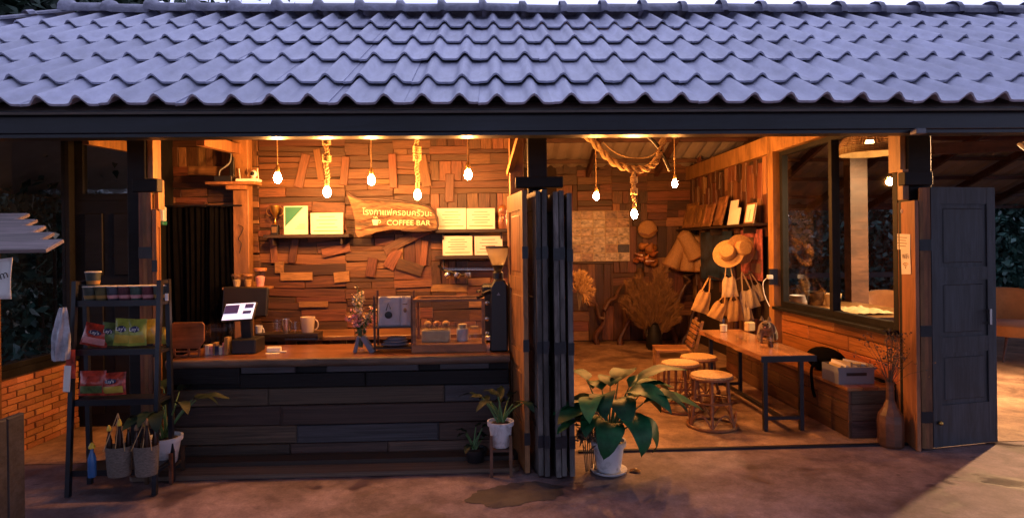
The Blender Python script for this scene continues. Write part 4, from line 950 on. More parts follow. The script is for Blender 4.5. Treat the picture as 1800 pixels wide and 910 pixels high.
# glass cabinet
a, b = X(727, 5.1, 570), X(852, 5.1, 570); z0, z1 = CT, Z(524, 5.1, 790)
gc = th('pastry_cabinet', (a + b) / 2, 5.2, CT, 'wood-framed glass pastry cabinet beside the coffee grinder', 'cabinet')
fr = MB(); y0, y1 = 5.05, 5.36; t = .024
for (xx, yy) in ((a, y0), (b - t, y0), (a, y1 - t), (b - t, y1 - t)): fr.box(xx, xx + t, yy, yy + t, z0 + .07, z1 - t)
fr.box(a, b, y0, y0 + t, z1 - t, z1); fr.box(a, b, y1 - t, y1, z1 - t, z1); fr.box(a, a + t, y0 + t, y1 - t, z1 - t, z1); fr.box(b - t, b, y0 + t, y1 - t, z1 - t, z1)
fr.box(a - .01, b + .01, y0 - .01, y1, z0, z0 + .069); fr.build('frame', M['framewood'], gc, bevel=.002)
B('glass_front', M['glass'], gc, a + t, b - t, y0 + .01, y0 + .013, z0 + .07, z1 - t); B('glass_top', M['glass'], gc, a + t, b - t, y0 + t, y1 - t, z1 - .012, z1 - .009)
B('glass_shelf', M['glass'], gc, a + t, b - t, y0 + .03, y1 - .03, z0 + .19, z0 + .194)
zi = z0 + .071
q = MB(); xa, xb = X(742, 5.2, 580), X(791, 5.2, 580); q.box(xa, xb, 5.14, 5.28, zi, zi + .1); o = q.build('pastry_box', M['canvas'], bevel=.006); centre(o); tag(o, 'tan cardboard pastry box inside the glass cabinet', 'box')
for k, (px, w, h, m) in enumerate(((813, .05, .14, 'ceramic'), (834, .045, .12, 'glass'))):
    x = X(px, 5.2, 580); o = th('cabinet_jar', x, 5.2, zi, ['white lidded jar inside the glass cabinet', 'clear lidded jar inside the glass cabinet'][k], 'jar')
    MB().lathe((x, 5.2, zi), [(w * .9, 0), (w, .01), (w, h * .75), (w * .75, h * .85)], 16).build('body', M[m], o, smooth=True); MB().lathe((x, 5.2, zi + h * .86), [(w * .78, 0), (w * .78, h * .14), (w * .6, h * .16)], 16).build('lid', M['canvas'], o, smooth=True)
for k, (px, m) in enumerate(((752, 'canvas2'), (768, 'bench'), (784, 'canvas2'))):
    x = X(px, 5.2, 560); o = MB().ell((x, 5.19, z0 + .194 + .026), .032, .045, .026).build('bread_roll', M[m], smooth=True); centre(o); tag(o, ['bread roll at the rack end of the cabinet shelf', 'darker bread roll in the middle of the cabinet shelf', 'bread roll beside the jars on the cabinet shelf'][k], 'bread')
# grinder
p = W(877, 610, 5.14); gr = th('coffee_grinder', p.x, 5.14, CT, 'tall black coffee grinder with a clear cone hopper', 'grinder'); gx = p.x
zt = Z(490, 5.14, 877)
MB().prism([(gx - .075, CT), (gx + .075, CT), (gx + .075, zt - .05), (gx + .05, zt), (gx - .03, zt), (gx - .065, zt - .06)], 5.04, 5.24).build('body', M['black'], gr, bevel=.012)
MB().prism([(gx - .014, zt - .13), (gx + .016, zt - .13), (gx + .001, zt - .105)], 5.036, 5.0395).build('emblem', M['greyplastic'], gr)
MB().lathe((gx, 5.14, zt), [(.045, 0), (.045, .05), (.03, .065)], 16).build('collar', M['black'], gr, smooth=True)
zh = Z(436, 5.14, 877)
MB().lathe((gx, 5.14, zt + .06), [(.028, 0), (.1, zh - zt - .07), (.1, zh - zt - .06), (.095, zh - zt - .06), (.024, .004)], 20).build('hopper', M['hopper'], gr, smooth=True); hop = gr.children[-1]
MB().lathe((gx, 5.14, zt + .065), [(.024, 0), (.05, .05), (.01, .06)], 14).build('coffee_beans', M['soil'], hop, smooth=True)
MB().lathe((gx, 5.14, zh), [(.103, 0), (.103, .016), (.02, .018)], 20).build('hopper_lid', M['black'], hop, smooth=True)
MB().bar((gx - .07, 5.08, zt - .1), (gx - .13, 5.02, zt - .12), .03).build('spout', M['black'], gr); MB().tube([(gx - .12, 5.03, zt - .13), (gx - .17, 4.98, zt - .14)], [.01, .014], 8).build('handle', M['black'], gr, smooth=True)
# espresso machine behind the grinder
p = W(860, 560, 5.8); em = th('espresso_machine', p.x, 5.7, CZ + .02, 'black espresso machine half hidden behind the grinder', 'coffee machine')
B('body', M['black'], em, X(846, 5.7), X(893, 5.7), 5.6, 5.94, CZ + .02, Z(500, 5.7, 870), bevel=.015); B('drip_tray', M['steelbright'], em, X(846, 5.7), X(890, 5.7), 5.52, 5.598, CZ + .02, CZ + .06, bevel=.004)
MB().tube([(X(843, 5.6), 5.55, Z(510, 5.6)), (X(838, 5.6), 5.5, Z(510, 5.6))], .012, 8).build('knob', M['black'], em, smooth=True)
for py in (532, 560, 585):
    q = W(856, py, 5.59); MB().lathe((q.x, 5.597, q.z), [(.02, 0), (.02, .012), (.012, .016)], 12, rot=Euler((R(90), 0, 0)).to_matrix()).build('dial', M['steelbright'], em, smooth=True)

# ------------------------------------------------------------ snack rack
_q = G(272, 869); RY0, RY1 = _q.y, G(298, 846).y; RKX1 = _q.x; RKX0 = G(121, 872).x
rk = th('snack_rack', (RKX0 + RKX1) / 2, (RY0 + RY1) / 2, 0, 'tall dark steel shelf rack of snacks in front of the folded doors', 'rack')
topz = 1.48
for x in (RKX0, RKX1):
    s_ = -1 if x == RKX0 else 1
    MB().bar((x, RY0, .002), (x, RY0 + .1, topz), .03).build('leg', M['steel'], rk); MB().bar((x, RY1, .002), (x, RY1 - .03, topz), .03).build('leg', M['steel'], rk)
    MB().bar((x, RY0 + .1, topz - .015), (x, RY1 - .03, topz - .015), .024).build('top_rail', M['steel'], rk)
SHZ = [1.335, .995, .648, .17]
for zz in SHZ:
    f_ = .1 * zz / topz
    mb = MB(); mb.box(RKX0 + .01, RKX1 - .01, RY0 + f_ + .012, RY1 - .012, zz - .012, zz); mb.box(RKX0 + .01, RKX1 - .01, RY0 + f_, RY0 + f_ + .012, zz - .035, zz + .006); mb.build('shelf_board', M['steel'], rk)
    for x in (RKX0 + .0, RKX1 - .0): MB().bar((x, RY0 + f_ + .02, zz - .02), (x, RY1 - .03, zz - .02), .02).build('shelf_rail', M['steel'], rk)
q = W(297, 520, 4.37); B('price_tag', M['white'], rk, q.x - .012, q.x + .01, 4.34, 4.344, q.z - .03, q.z + .02)
cupc = [mat('cup_print_%d' % k, c, rough=.4, var=.5, scale=16, bump=0) for k, c in enumerate([(.06, .08, .07), (.10, .09, .035), (.06, .065, .09), (.12, .035, .045), (.05, .09, .075), (.13, .03, .04)])]
cl = ['beside the left upright', 'second along the top shelf', 'dull green, mid top shelf', 'red, mid top shelf', 'teal, next to the last red cup', 'dark red, next to the right upright', 'at the right upright']
def noodle(x, y, z, m, label):
    o = th('noodle_cup', x, y, z, label, 'noodle cup', 'instant noodle cups on the rack'); r = .052
    cb = MB().lathe((x, y, z), [(r * .74, 0), (r * .76, .004), (r * .97, .095)], 18).build('cup', m, o, smooth=True); MB().lathe((x, y, z + .095), [(r * 1.03, 0), (r * 1.03, .006), (r * .9, .008)], 18).build('lid', M['paper'], o, smooth=True)
    MB().lathe((x, y, z), [(r * .79, .012), (r * .86, .036)], 18).build('band', M['goldink' if m is cupc[1] or m is cupc[0] else 'pink'], cb, smooth=True)
for k in range(7): noodle(X(158 + 20.5 * k, RY0 + .2, 505), RY0 + .21, SHZ[0] + .001, cupc[k % 6], 'noodle cup ' + cl[k])
noodle(X(161, RY0 + .2, 490) + .005, RY0 + .21, SHZ[0] + .106, cupc[0], 'noodle cup stacked on top of another at the rack top')
def chips(px, z, w, h, c1, c2, label, tilt=0, y=None, rz=0, logo=True):
    y = RY0 + .17 + ((y or 4.24) - 4.24); x = X(px, y, 590); o = th('chip_bag', 0, 0, 0, label, 'chip bag', 'crisp bags on the rack'); rr = random.Random(px)
    def f(sgn):
        def g_(u, v):
            e = (math.sin(math.pi * u) ** .6) * (math.sin(math.pi * min(max((v - .06) / .88, 0), 1)) ** .7)
            wob = .004 * mnoise.noise(Vector((u * 5, v * 5, px)))
            return ((u - .5) * w * (1 - .05 * math.sin(math.pi * v)), sgn * (.001 + .034 * e + wob * e * 3), v * h)
        return g_
    MB().grid(f(-1), 12, 12).grid(f(1), 12, 12).build('bag', c1, o, smooth=True)
    if c2 is not None: MB().grid(lambda u, v: (lambda q: (q[0], q[1] - .0015, q[2]))(f(-1)(.08 + .84 * u, .1 + .3 * v)), 8, 4).build('printed_panel', c2, o, smooth=True)
    if logo:
        ld = MB().ell((0, -.036, h * .62), w * .24, .006, h * .12).build('logo_disc', M['navy'], o, smooth=True); text('logo_letters', "Lay's", h * .2, (0, -.0425, h * .62), M['white'], ld, ext=.0005)
    o.location = (x, y, z); o.rotation_euler = (R(-7), R(tilt), R(rz))
cr_ = mat('red_bag_foil', (.42, .05, .03), rough=.22, var=.7, scale=14, bump=.2); cg = mat('green_bag_foil', (.32, .36, .06), rough=.22, var=.4, scale=10, bump=.2)
cyl_ = mat('yellow_bag_foil', (.60, .42, .07), rough=.22, var=.25, scale=10, bump=.2); cgd = mat('dark_green_foil', (.12, .18, .06), rough=.3, var=.6, scale=18, bump=.2)
y2 = SHZ[1] + .012
chips(163, y2, .18, .16, cr_, M['pink'], 'red crisp bag lying tilted at the left of the second shelf', 14, 4.25, 8)
chips(191, y2, .135, .165, cgd, None, 'small dull green crisp bag behind the bright ones', 6, 4.27)
chips(215, y2, .135, .195, cg, cyl_, 'lime green crisp bag standing in the middle of the second shelf', 3, 4.25)
chips(241, y2, .135, .19, cg, cyl_, 'lime green crisp bag leaning by the right front upright', -2, 4.24)
chips(262, y2, .12, .18, cyl_, None, 'yellow crisp bag behind the right front upright', -3, 4.32, 0, False)
chips(286, y2, .08, .12, cyl_, None, 'small yellow pack at the right end of the second shelf', 0, 4.31, 0, False)
chips(160, SHZ[2] + .012, .185, .175, cr_, cgd, 'red and green crisp bag on the third shelf', 0, 4.22, 0, False)
chips(199, SHZ[2] + .012, .185, .16, cr_, cyl_, 'red and white crisp bag on the third shelf', -4, 4.22, -6)
M['amber'] = mat('dark_bottle_glass', (.03, .015, .01), rough=.12, var=.1, bump=0); M['yellowcap'] = mat('yellow_cap', (.70, .46, .03), rough=.4, var=.05, bump=0)
M['bluebottle'] = mat('blue_bottle', (.04, .14, .36), rough=.25, var=.1, bump=0)
def bottle(x, y, z, h, m, capm, label, cat='bottle', r=.018, parent=None):
    o = th('bottle', x, y, z, label, cat, 'bottles at the foot of the rack')
    MB().lathe((x, y, z), [(r * .9, 0), (r, .005), (r, h * .55), (r * .45, h * .74), (r * .4, h * .84)], 14).build('body', m, o, smooth=True); MB().lathe((x, y, z + h * .84), [(r * .75, 0), (r * .8, h * .05), (r * .5, h * .12), (r * .3, h * .16)], 12).build('cap', capm, o, smooth=True)
for k, (pa, pb_) in enumerate(((180, 226), (229, 273))):
    xa, xb = X(pa, 4.2, 790), X(pb_, 4.2, 790); xc = (xa + xb) / 2; r = (xb - xa) / 2; zb = SHZ[3] + .001; h = .2
    o = th('woven_basket', xc, 4.24, zb, ['grey woven basket of bottles with a tall rope handle', 'grey woven basket of bottles against the right upright'][k], 'basket', 'woven baskets on the rack')
    MB().lathe((xc, 4.24, zb), [(r * .82, 0), (r * .86, .01), (r * .95, h * .6), (r, h), (r * .94, h), (r * .82, .02)], 20, sy=.8).build('body', M['wickerd'], o, smooth=True)
    hb = MB(); tp = Vector((xc - .005, 4.24, zb + h + (.22 if k == 0 else .17)))
    for q in (-.8, .1, .85): hb.tube(spline([Vector((xc + r * q, 4.24 - .06, zb + h - .02)), tp.lerp(Vector((xc + r * q, 4.2, zb + h)), .5), tp], 4), .0032, 5)
    hb.build('rope_handle', M['cordth'], o, smooth=True)
    for i in range(4):
        bx_ = xc + r * (-.62 + .41 * i); bottle(bx_, 4.22 + .04 * (i % 2), zb + .115, .23 + .02 * (i % 3), M['amber'], M['yellowcap'] if (i + k) % 2 == 0 else M['framewood'], ['dark bottle with a %s cap in the basket with the tall handle', 'dark bottle with a %s cap in the basket by the right upright'][k] % ('yellow' if (i + k) % 2 == 0 else 'brown'))
bottle(X(158, 4.2, 790), 4.22, SHZ[3] + .001, .23, M['bluebottle'], M['yellowcap'], 'blue bottle with a yellow nozzle alone on the lowest shelf', r=.026)
# plastic bags hung on the rack's side
x, zt = X(116, 4.3, 545), Z(540, 4.3, 116)
hbp = th('plastic_bags', x, 4.3, zt - .35, 'bunch of crinkled clear plastic bags hung on the rack side', 'plastic bag')
def pf(u, v):
    an = 2 * math.pi * u; r = (.012 + .034 * math.sin(math.pi * min(1, v * .62 + .05))) * (1 + .3 * math.sin(5 * an + 4 * v)); return (x - .02 + r * math.cos(an) - .02 * v, 4.3 + r * math.sin(an), zt - .36 * v)
MB().grid(pf, 24, 12).build('bag', M['plasticbag'], hbp, smooth=True)
x = X(124, 4.35, 660); o = th('tag_cards', x, 4.35, .7, 'white and red cards hanging beside the third shelf', 'card')
MB().obox((x - .01, 4.33, Z(665, 4.33, 125)), .022, .003, .09, Euler((0, R(4), 0)).to_matrix()).build('white_card', M['white'], o); MB().obox((x + .006, 4.345, Z(640, 4.33, 125)), .03, .003, .1).build('red_card', cr_, o)

# ------------------------------------------------------------ stall at the left edge
sx = -2.665
stl = th('market_stall', sx - .35, 3.45, 0, 'small dark timber stall with a slatted plank roof and cloth banner', 'stall')
for k in range(6): plank('board', M['crate'], stl, (sx - .06 - .125 * k, 3.32, .391), (.78, .03, .12), (0, R(90), 0))
for k in range(2): plank('board', M['crate'], stl, (sx - .012, 3.39 + .125 * k, .391), (.78, .03, .12), Euler((0, R(90), R(90))))
B('table_top', M['crate'], stl, sx - .8, sx - .03, 3.34, 3.58, .70, .735)
for (x, y) in ((sx - .7, 3.4), (sx - .7, 3.54)): MB().box(x - .03, x + .03, y - .03, y + .03, .736, 1.78).build('post', M['crate'], stl)
rx = X(106, 3.4, 433); rz_ = Z(436, 3.4, 50)
for k in range(5):
    w = .145; off = k * .115
    plank('roof_slat', M['slat'], stl, ((rx - off * 1.05) - 1.3 / 2, 3.36 + off * .9, rz_ + .012 + .042 * k), (1.3, .022, w), Euler((R(-68), 0, 0)))
q = W(10, 488, 3.32); q0 = W(21, 452, 3.32); q1 = W(22, 525, 3.32)
bn = th('cloth_banner', q.x, 3.32, q1.z, 'white cloth banner with black handwriting under the stall roof', 'banner')
MB().grid(lambda u, v: (q0.x - .33 + .33 * u, 3.32 + .012 * math.sin(u * 9 + v * 3), q0.z - .04 * (1 - u) * (1 - v) + (q1.z - q0.z) * v), 14, 8).build('cloth', M['canvas'] if False else M['white'], bn, smooth=True, solid=.003)
text('handwriting', 'Farm', .062, (q0.x - .066, 3.298, q.z + .005), M['black'], bn, eul=(R(90), R(-16), 0), ext=.0006)
# ------------------------------------------------------------ potted plants
def blade(L_, w, droop, n=9):
    """a leaf blade: grid along x, curving down, folded at the midrib"""
    def f(u, v):
        s = v; wd = w * (math.sin(math.pi * min(1, s ** .75)) ** .85) * (1 - .15 * s) + .001
        a = droop * s; x = L_ * (math.sin(a) / droop if droop > .01 else s); z = -L_ * ((1 - math.cos(a)) / droop) if droop > .01 else 0
        c = (u - .5) * 2
        return (x, c * wd, z + abs(c) * wd * .22 + .006 * math.sin(s * 14) * abs(c))
    return MB().grid(f, 4, n)
LEAFM = {}
def potted(name, x, y, label, pot, nleaf, hgt, lw, leafm, seed, stand=0., lean=(0, 0), spread=1., explicit=None, potm='ceramic'):
    o = th(name, x, y, 0, label, 'potted plant'); rr = random.Random(seed); pr, ph = pot
    if stand:
        for (dx, dy) in ((-1, -1), (1, -1), (1, 1), (-1, 1)): MB().bar((x + dx * pr * .75, y + dy * pr * .75, 0), (x + dx * pr * .75, y + dy * pr * .75, stand + .1), .022).build('stand_leg', M['benchd'], o)
        MB().box(x - pr * .7, x + pr * .7, y - pr * .7, y + pr * .7, stand - .02, stand - .002).build('stand_board', M['benchd'], o)
    z = stand + .001
    MB().lathe((x, y, z), [(pr * .62, 0), (pr * .7, .01), (pr * .92, ph * .82), (pr * 1.04, ph * .84), (pr * 1.06, ph), (pr * .94, ph), (pr * .9, ph * .9)], 26).build('pot', M[potm], o, smooth=True)
    if not stand: MB().lathe((x, y, .001), [(pr * .9, 0), (pr * 1.02, .006), (pr * 1.1, .024), (pr * 1.03, .024), (pr * .8, .012)], 26).build('saucer', M[potm], o, smooth=True); 
    MB().lathe((x, y, z + ph * .88), [(pr * .9, 0), (pr * .5, .012), (.01, .015)], 16).build('soil', M['soil'], o, smooth=True)
    for k in range(nleaf):
        if explicit: az, el, pl_, bl, dr = explicit[k]
        else: az, el, pl_, bl, dr = R(rr.uniform(0, 360)), R(rr.uniform(35, 82)), hgt * rr.uniform(.35, .75), hgt * rr.uniform(.35, .6), rr.uniform(.8, 1.9)
        base = Vector((x + rr.uniform(-.02, .02), y + rr.uniform(-.02, .02), z + ph * .9))
        dirh = Vector((math.cos(az), math.sin(az), 0)); tip = base + (dirh * math.cos(el) * spread + Vector((0, 0, math.sin(el)))) * pl_
        st_ = MB().tube(spline([base, base.lerp(tip, .5) + Vector((0, 0, .08 * pl_)), tip], 5), [.009 - .0005 * i for i in range(11)], 6).build('leaf_stalk', M['stem'], o, smooth=True)
        lf = blade(bl, lw * rr.uniform(.8, 1.2), dr)
        me_o = lf.build('leaf', leafm, None, smooth=True); me_o.parent = o
        rot = Euler((R(rr.uniform(-15, 15)), -(el * .55), az)); me_o.rotation_euler = rot; me_o.location = tip - Vector(o.location)
    return o
p = G(1070, 828)
ex = []
for (az, el, pl_, bl, dr) in ((5, 62, .42, .36, 1.0), (170, 60, .40, .34, 1.0), (20, 64, .44, .40, 1.4), (150, 64, .42, .36, 1.4), (345, 50, .40, .44, 1.0), (200, 48, .38, .32, 1.2), (300, 55, .28, .40, 2.3), (330, 40, .25, .34, 2.4), (250, 70, .4, .34, 1.7), (100, 64, .40, .34, 1.4), (60, 66, .46, .34, 1.0), (225, 66, .34, .3, 1.8), (120, 60, .48, .32, .9), (10, 66, .36, .34, 1.7), (280, 74, .34, .33, 2.0), (355, 66, .50, .38, .7), (185, 62, .44, .34, 1.2), (30, 50, .36, .36, 1.5), (215, 60, .44, .36, 1.3), (75, 68, .42, .36, 1.4), (310, 68, .42, .4, 1.6), (265, 50, .26, .36, 2.2), (140, 50, .36, .34, 1.3), (240, 64, .40, .36, 1.5), (335, 60, .42, .4, 1.4)):
    k_ = .68 if 140 <= az <= 230 else 1.0
    ex.append((R(az), R(el), pl_ * k_, bl * (.95 if k_ < 1 else 1.06), dr * 1.2))
big = potted('potted_plant', p.x, p.y, 'broad-leaved plant in a white pot at the folded doors', (.125, .235), len(ex), .6, .105, M['leafbig'], 3, explicit=ex)
o = MB().grid(lambda u, v: (p.x + .15 + .07 * u + .02 * v, p.y - .02 + .045 * v - .03 * u, .006 + .02 * math.sin(3 * u) * math.sin(3 * v)), 6, 4).build('fallen_leaf', M['bench'], smooth=True); centre(o); tag(o, 'curled orange dead leaf on the ground by the white saucer', 'leaf')
potted('potted_plant', X(305, 4.72, 790), 4.60, 'leafy plant in a white pot on a low stand by the snack rack', (.115, .2), 12, .5, .05, M['leafdark'], 6, stand=.12)
potted('potted_plant', X(880, 4.62, 760), 4.56, 'dark plant in a white pot on a stand beside the folded doors', (.095, .19), 11, .40, .036, M['leafdark'], 8, stand=.2)
potted('potted_plant', X(835, 4.75, 760), 4.74, 'low dark potted plant against the counter boards', (.085, .13), 7, .24, .032, M['leafdark'], 12, potm='black')
# grey dried leaves round the big pot's left side
rr = random.Random(31); cc = np.array([[p.x - .16 + rr.gauss(0, .05), p.y + rr.gauss(0, .05), .12 + abs(rr.gauss(0, .09)) + .1] for _ in range(110)])
dl = th('dry_bush', p.x - .16, p.y, 0, 'tuft of dry grey leaves beside the white pot', 'dried plant'); leaves('foliage', M['drydark'], dl, cc, .08, 4, aspect=.25)
mb = MB()
for k in range(9): mb.tube([(p.x - .17 + .01 * k, p.y + .01 * (k % 3), .001), (p.x - .2 + .02 * k, p.y, .3)], .004, 5)
mb.build('stems', M['drydark'], dl)

# ------------------------------------------------------------ right room: table, stools, bench
tx0, tx1, ty0, ty1, tz = 2.40, 2.88, 5.36, 7.02, .685
tb = th('dining_table', (tx0 + tx1) / 2, (ty0 + ty1) / 2, 0, 'long live-edge wooden table on black steel legs', 'table')
rt2 = 30; vv = []; ff = []
for k in range(rt2 + 1):
    y = ty0 + (ty1 - ty0) * k / rt2; wl_ = .02 * mnoise.noise(Vector((y * 3, 1, 0))); wr_ = .02 * mnoise.noise(Vector((y * 3, 9, 0)))
    vv += [(tx0 + wl_, y, tz), (tx1 + wr_, y, tz), (tx1 + wr_ - .012, y, tz - .05), (tx0 + wl_ + .012, y, tz - .05)]
for k in range(rt2):
    i = 4 * k
    for a in range(4): ff.append((i + a, i + (a + 1) % 4, i + 4 + (a + 1) % 4, i + 4 + a))
ff += [(3, 2, 1, 0), (4 * rt2, 4 * rt2 + 1, 4 * rt2 + 2, 4 * rt2 + 3)]
MB().add(vv, ff).build('tabletop', M['table'], tb)
B('end_plate', M['steel'], tb, tx0 - .01, tx1 + .01, ty0 - .012, ty0 - .002, tz - .055, tz - .004)
for y in (ty0 + .06, ty1 - .25):
    for x in (tx0 + .05, tx1 - .1): MB().box(x - .018, x + .018, y - .018, y + .018, .002, tz - .051).build('leg', M['steel'], tb)
    MB().box(tx0 + .069, tx1 - .119, y - .014, y + .014, .1, .13).build('crossbar', M['steel'], tb)
MB().box((tx0 + tx1) / 2 - .06, (tx0 + tx1) / 2 - .02, ty0 + .075, ty1 - .265, .1, .13).build('stretcher', M['steel'], tb)
def stool(x, y, zs, label, rz=0):
    o = th('rattan_stool', 0, 0, 0, label, 'stool', 'rattan stools at the table'); r = .19
    MB().lathe((0, 0, zs), [(r * .94, -.035), (r, -.02), (r * .98, -.004), (r * .8, .006), (.01, .01)], 26).build('seat', M['seatweave'], o, smooth=True)
    ring = lambda rad, z, t: MB().tube([(rad * math.cos(a), rad * math.sin(a), z) for a in np.linspace(0, 2 * math.pi, 28, endpoint=False)], t, 6, closed=True)
    ring(r * .98, zs - .03, .013).build('seat_rim', M['rattan'], o, smooth=True); ring(r * 1.16, .016, .014).build('foot_ring', M['rattan'], o, smooth=True); ring(r * .98, zs * .5, .009).build('middle_ring', M['rattan'], o, smooth=True)
    for k in range(6):
        a = 2 * math.pi * k / 6; c, s = math.cos(a), math.sin(a)
        MB().tube([(c * r * .84, s * r * .84, zs - .03), (c * r * .92, s * r * .92, zs * .5), (c * r * 1.13, s * r * 1.13, .016)], .014, 7).build('leg', M['rattan'], o, smooth=True)
        a2 = a + math.pi / 6
        arc = [(r * 1.12 * math.cos(a + math.pi / 3 * t), r * 1.12 * math.sin(a + math.pi / 3 * t), .02 + .13 * math.sin(math.pi * t)) for t in np.linspace(.05, .95, 9)]
        MB().tube(arc, .008, 6).build('arch', M['rattan'], o, smooth=True)
    o.location = (x, y, 0); o.rotation_euler = (0, 0, rz); return o
stool(2.03, 5.60, .485, 'rattan stool standing closest to the table end', .2)
stool(1.92, 6.18, .485, 'rattan stool furthest out from the table beside the big plant', .5)
stool(2.22, 6.50, .485, 'rattan stool tucked against the side of the table', .9)
# slatted chair
ch = th('slat_chair', 0, 0, 0, 'slatted wooden chair behind the stools facing away from the bench', 'chair')
for k in range(6): B('seat_slat', M['framewood'], ch, -.2, .2, -.2 + .07 * k, -.145 + .07 * k, .42, .44)
for k in range(6): MB().obox((.215 + .016 * k, 0, .49 + .05 * k), .01, .2, .018, Euler((0, R(18), 0)).to_matrix()).build('back_slat', M['framewood'], ch)
for s_ in (-1, 1):
    MB().bar((-.18, s_ * .17, .0), (-.18, s_ * .17, .42), .035).build('leg', M['framewood'], ch); MB().bar((.14, s_ * .19, 0), (.335, s_ * .19, .78), .03).build('leg', M['framewood'], ch)
ch.location = (2.16, 7.3, 0); ch.rotation_euler = (0, 0, R(-8))
# bench along the wall
bx0, bx1, by0, by1, bz = 3.06, 3.462, 5.16, 7.9, .44
bn_ = th('wall_bench', (bx0 + bx1) / 2, (by0 + by1) / 2, 0, 'long boxed bench of planks beneath the side window', 'bench')
B('carcass', M['blackwood'], bn_, bx0 + .03, bx1, by0 + .03, by1, 0, bz - .032)
for k in range(3): B('seat_board', M['bench'], bn_, bx0 - .015 + .14 * k, bx0 + .12 + .14 * k if k < 2 else bx1, by0 - .015, by1, bz - .03, bz, bevel=.003)
rb2 = random.Random(6)
for (z0, z1) in ((.002, .145), (.149, .29), (.294, .422)):
    y = by0
    while y < by1 - .05:
        l = min(rb2.uniform(.5, .9), by1 - y); plank('front_board', M['benchd'], bn_, (bx0 + .014, y + l / 2, (z0 + z1) / 2), (l - .003, .026, z1 - z0), (0, 0, R(-90))); y += l
    plank('end_board', M['counter'], bn_, ((bx0 + bx1) / 2 + .015, by0 + .014, (z0 + z1) / 2), (bx1 - bx0 - .03, .026, z1 - z0))
# things on the bench
p = W(1496, 672, 5.36); cx_ = p.x + .03
cb_ = th('storage_crate', cx_ , 5.4, bz, 'grey plastic crate of papers on the bench end', 'crate'); h = .15; x0, x1, y0, y1 = cx_ - .2, cx_ + .12, 5.26, 5.53
f = MB(); f.box(x0, x1, y0, y0 + .008, bz + .001, bz + h); f.box(x0, x1, y1 - .008, y1, bz + .001, bz + h); f.box(x0, x0 + .008, y0 + .008, y1 - .008, bz + .001, bz + h); f.box(x1 - .008, x1, y0 + .008, y1 - .008, bz + .001, bz + h); f.box(x0 + .008, x1 - .008, y0 + .008, y1 - .008, bz + .001, bz + .008)
f.box(x0 - .012, x1 + .012, y0 - .012, y0, bz + h - .022, bz + h); f.build('tub', M['greyplastic'], cb_); B('hand_slot', M['black'], cb_, x0 + .07, x1 - .07, y0 - .0035, y0 - .0005, bz + h * .5, bz + h * .68)
for k in range(8): MB().obox((x0 + .04 + .034 * k, 5.39, bz + .11 + .012 * (k % 3)), .014, .09, .05, Euler((R(10 * (k % 2)), R(20 - 9 * k), R(k * 12))).to_matrix()).build('paper_bundle', M['paper' if k % 2 else 'canvas'], cb_)
p = W(1468, 625, 6.05)
bg_ = th('black_bag', 3.25, 5.9, bz, 'slumped black cloth bag on the bench behind the crate', 'bag')
MB().ell((3.27, 5.88, bz + .1), .16, .24, .12, 16, 10, Euler((0, R(12), 0)).to_matrix()).build('body', M['blackmat'], bg_, smooth=True)
MB().tube(spline([Vector((3.15, 5.8, bz + .12)), Vector((3.03, 5.7, bz + .05)), Vector((3.01, 5.65, bz - .12)), Vector((3.02, 5.63, bz - .2))]), .014, 6).build('strap', M['blackmat'], bg_, smooth=True)
# vase with dried flowers
p = G(1566, 783); vs2 = th('floor_vase', p.x, p.y, 0, 'tall carved wooden bottle vase of dried flowers by the open door', 'vase')
MB().lathe((p.x, p.y, .001), [(.088, 0), (.096, .02), (.1, .2), (.092, .26), (.055, .32), (.032, .38), (.028, .5), (.036, .53), (.026, .53), (.02, .4)], 10).build('body', M['benchd'], vs2)
rr = random.Random(17); mb = MB(); cc = []
for k in range(46):
    tip = Vector((p.x + rr.gauss(0, .1), p.y + rr.gauss(0, .09), .53 + rr.uniform(.12, .4))); mb.tube([Vector((p.x + rr.uniform(-.015, .015), p.y, .5)), Vector((p.x, p.y, .5)).lerp(tip, .5) + Vector((0, 0, .03)), tip], .0018, 4)
    for i in range(9): cc.append(tuple(tip + Vector((rr.gauss(0, .028), rr.gauss(0, .028), rr.gauss(0, .03)))))
mb.build('stems', M['drydark'], vs2); leaves('dried_blossom', M['drydark'], vs2, np.array(cc), .018, 5, aspect=.8, kind='stuff')
# on the table
def tumbler(x, y, r, h, label, fill=None, name='drinking_glass', cat='glass', m='glass'):
    o = th(name, x, y, tz, label, cat); MB().lathe((x, y, tz + .001), [(r * .8, 0), (r, h), (r * .93, h), (r * .74, .01)], 18).build('body', M[m], o, smooth=True)
    if fill: MB().lathe((x, y, tz + .006), [(r * .72, 0), (r * .82, h * .5), (.004, h * .5)], 16).build('drink', M[fill], o, smooth=True)
    return o
p = W(1355, 615, 5.78); tumbler(p.x, 5.78, .034, .1, 'half-full glass of brown drink in front of the cat', 'amber')
p = W(1269, 583, 6.9); tumbler(p.x, 6.85, .05, .15, 'wide clear jar of sticks at the far end of the table', 'paper')
p = W(1303, 604, 6.3); tumbler(p.x, 6.3, .065, .05, 'shallow glass ashtray in the middle of the table', None, 'ashtray', 'ashtray')
p = W(1318, 585, 6.85); o = MB().obox((p.x, 6.85, tz + .055), .05, .04, .054, Euler((0, 0, .3)).to_matrix()).build('tissue_box', M['canvas'], bevel=.012); centre(o); tag(o, 'small cream tissue box on the wall side of the table', 'tissue box')
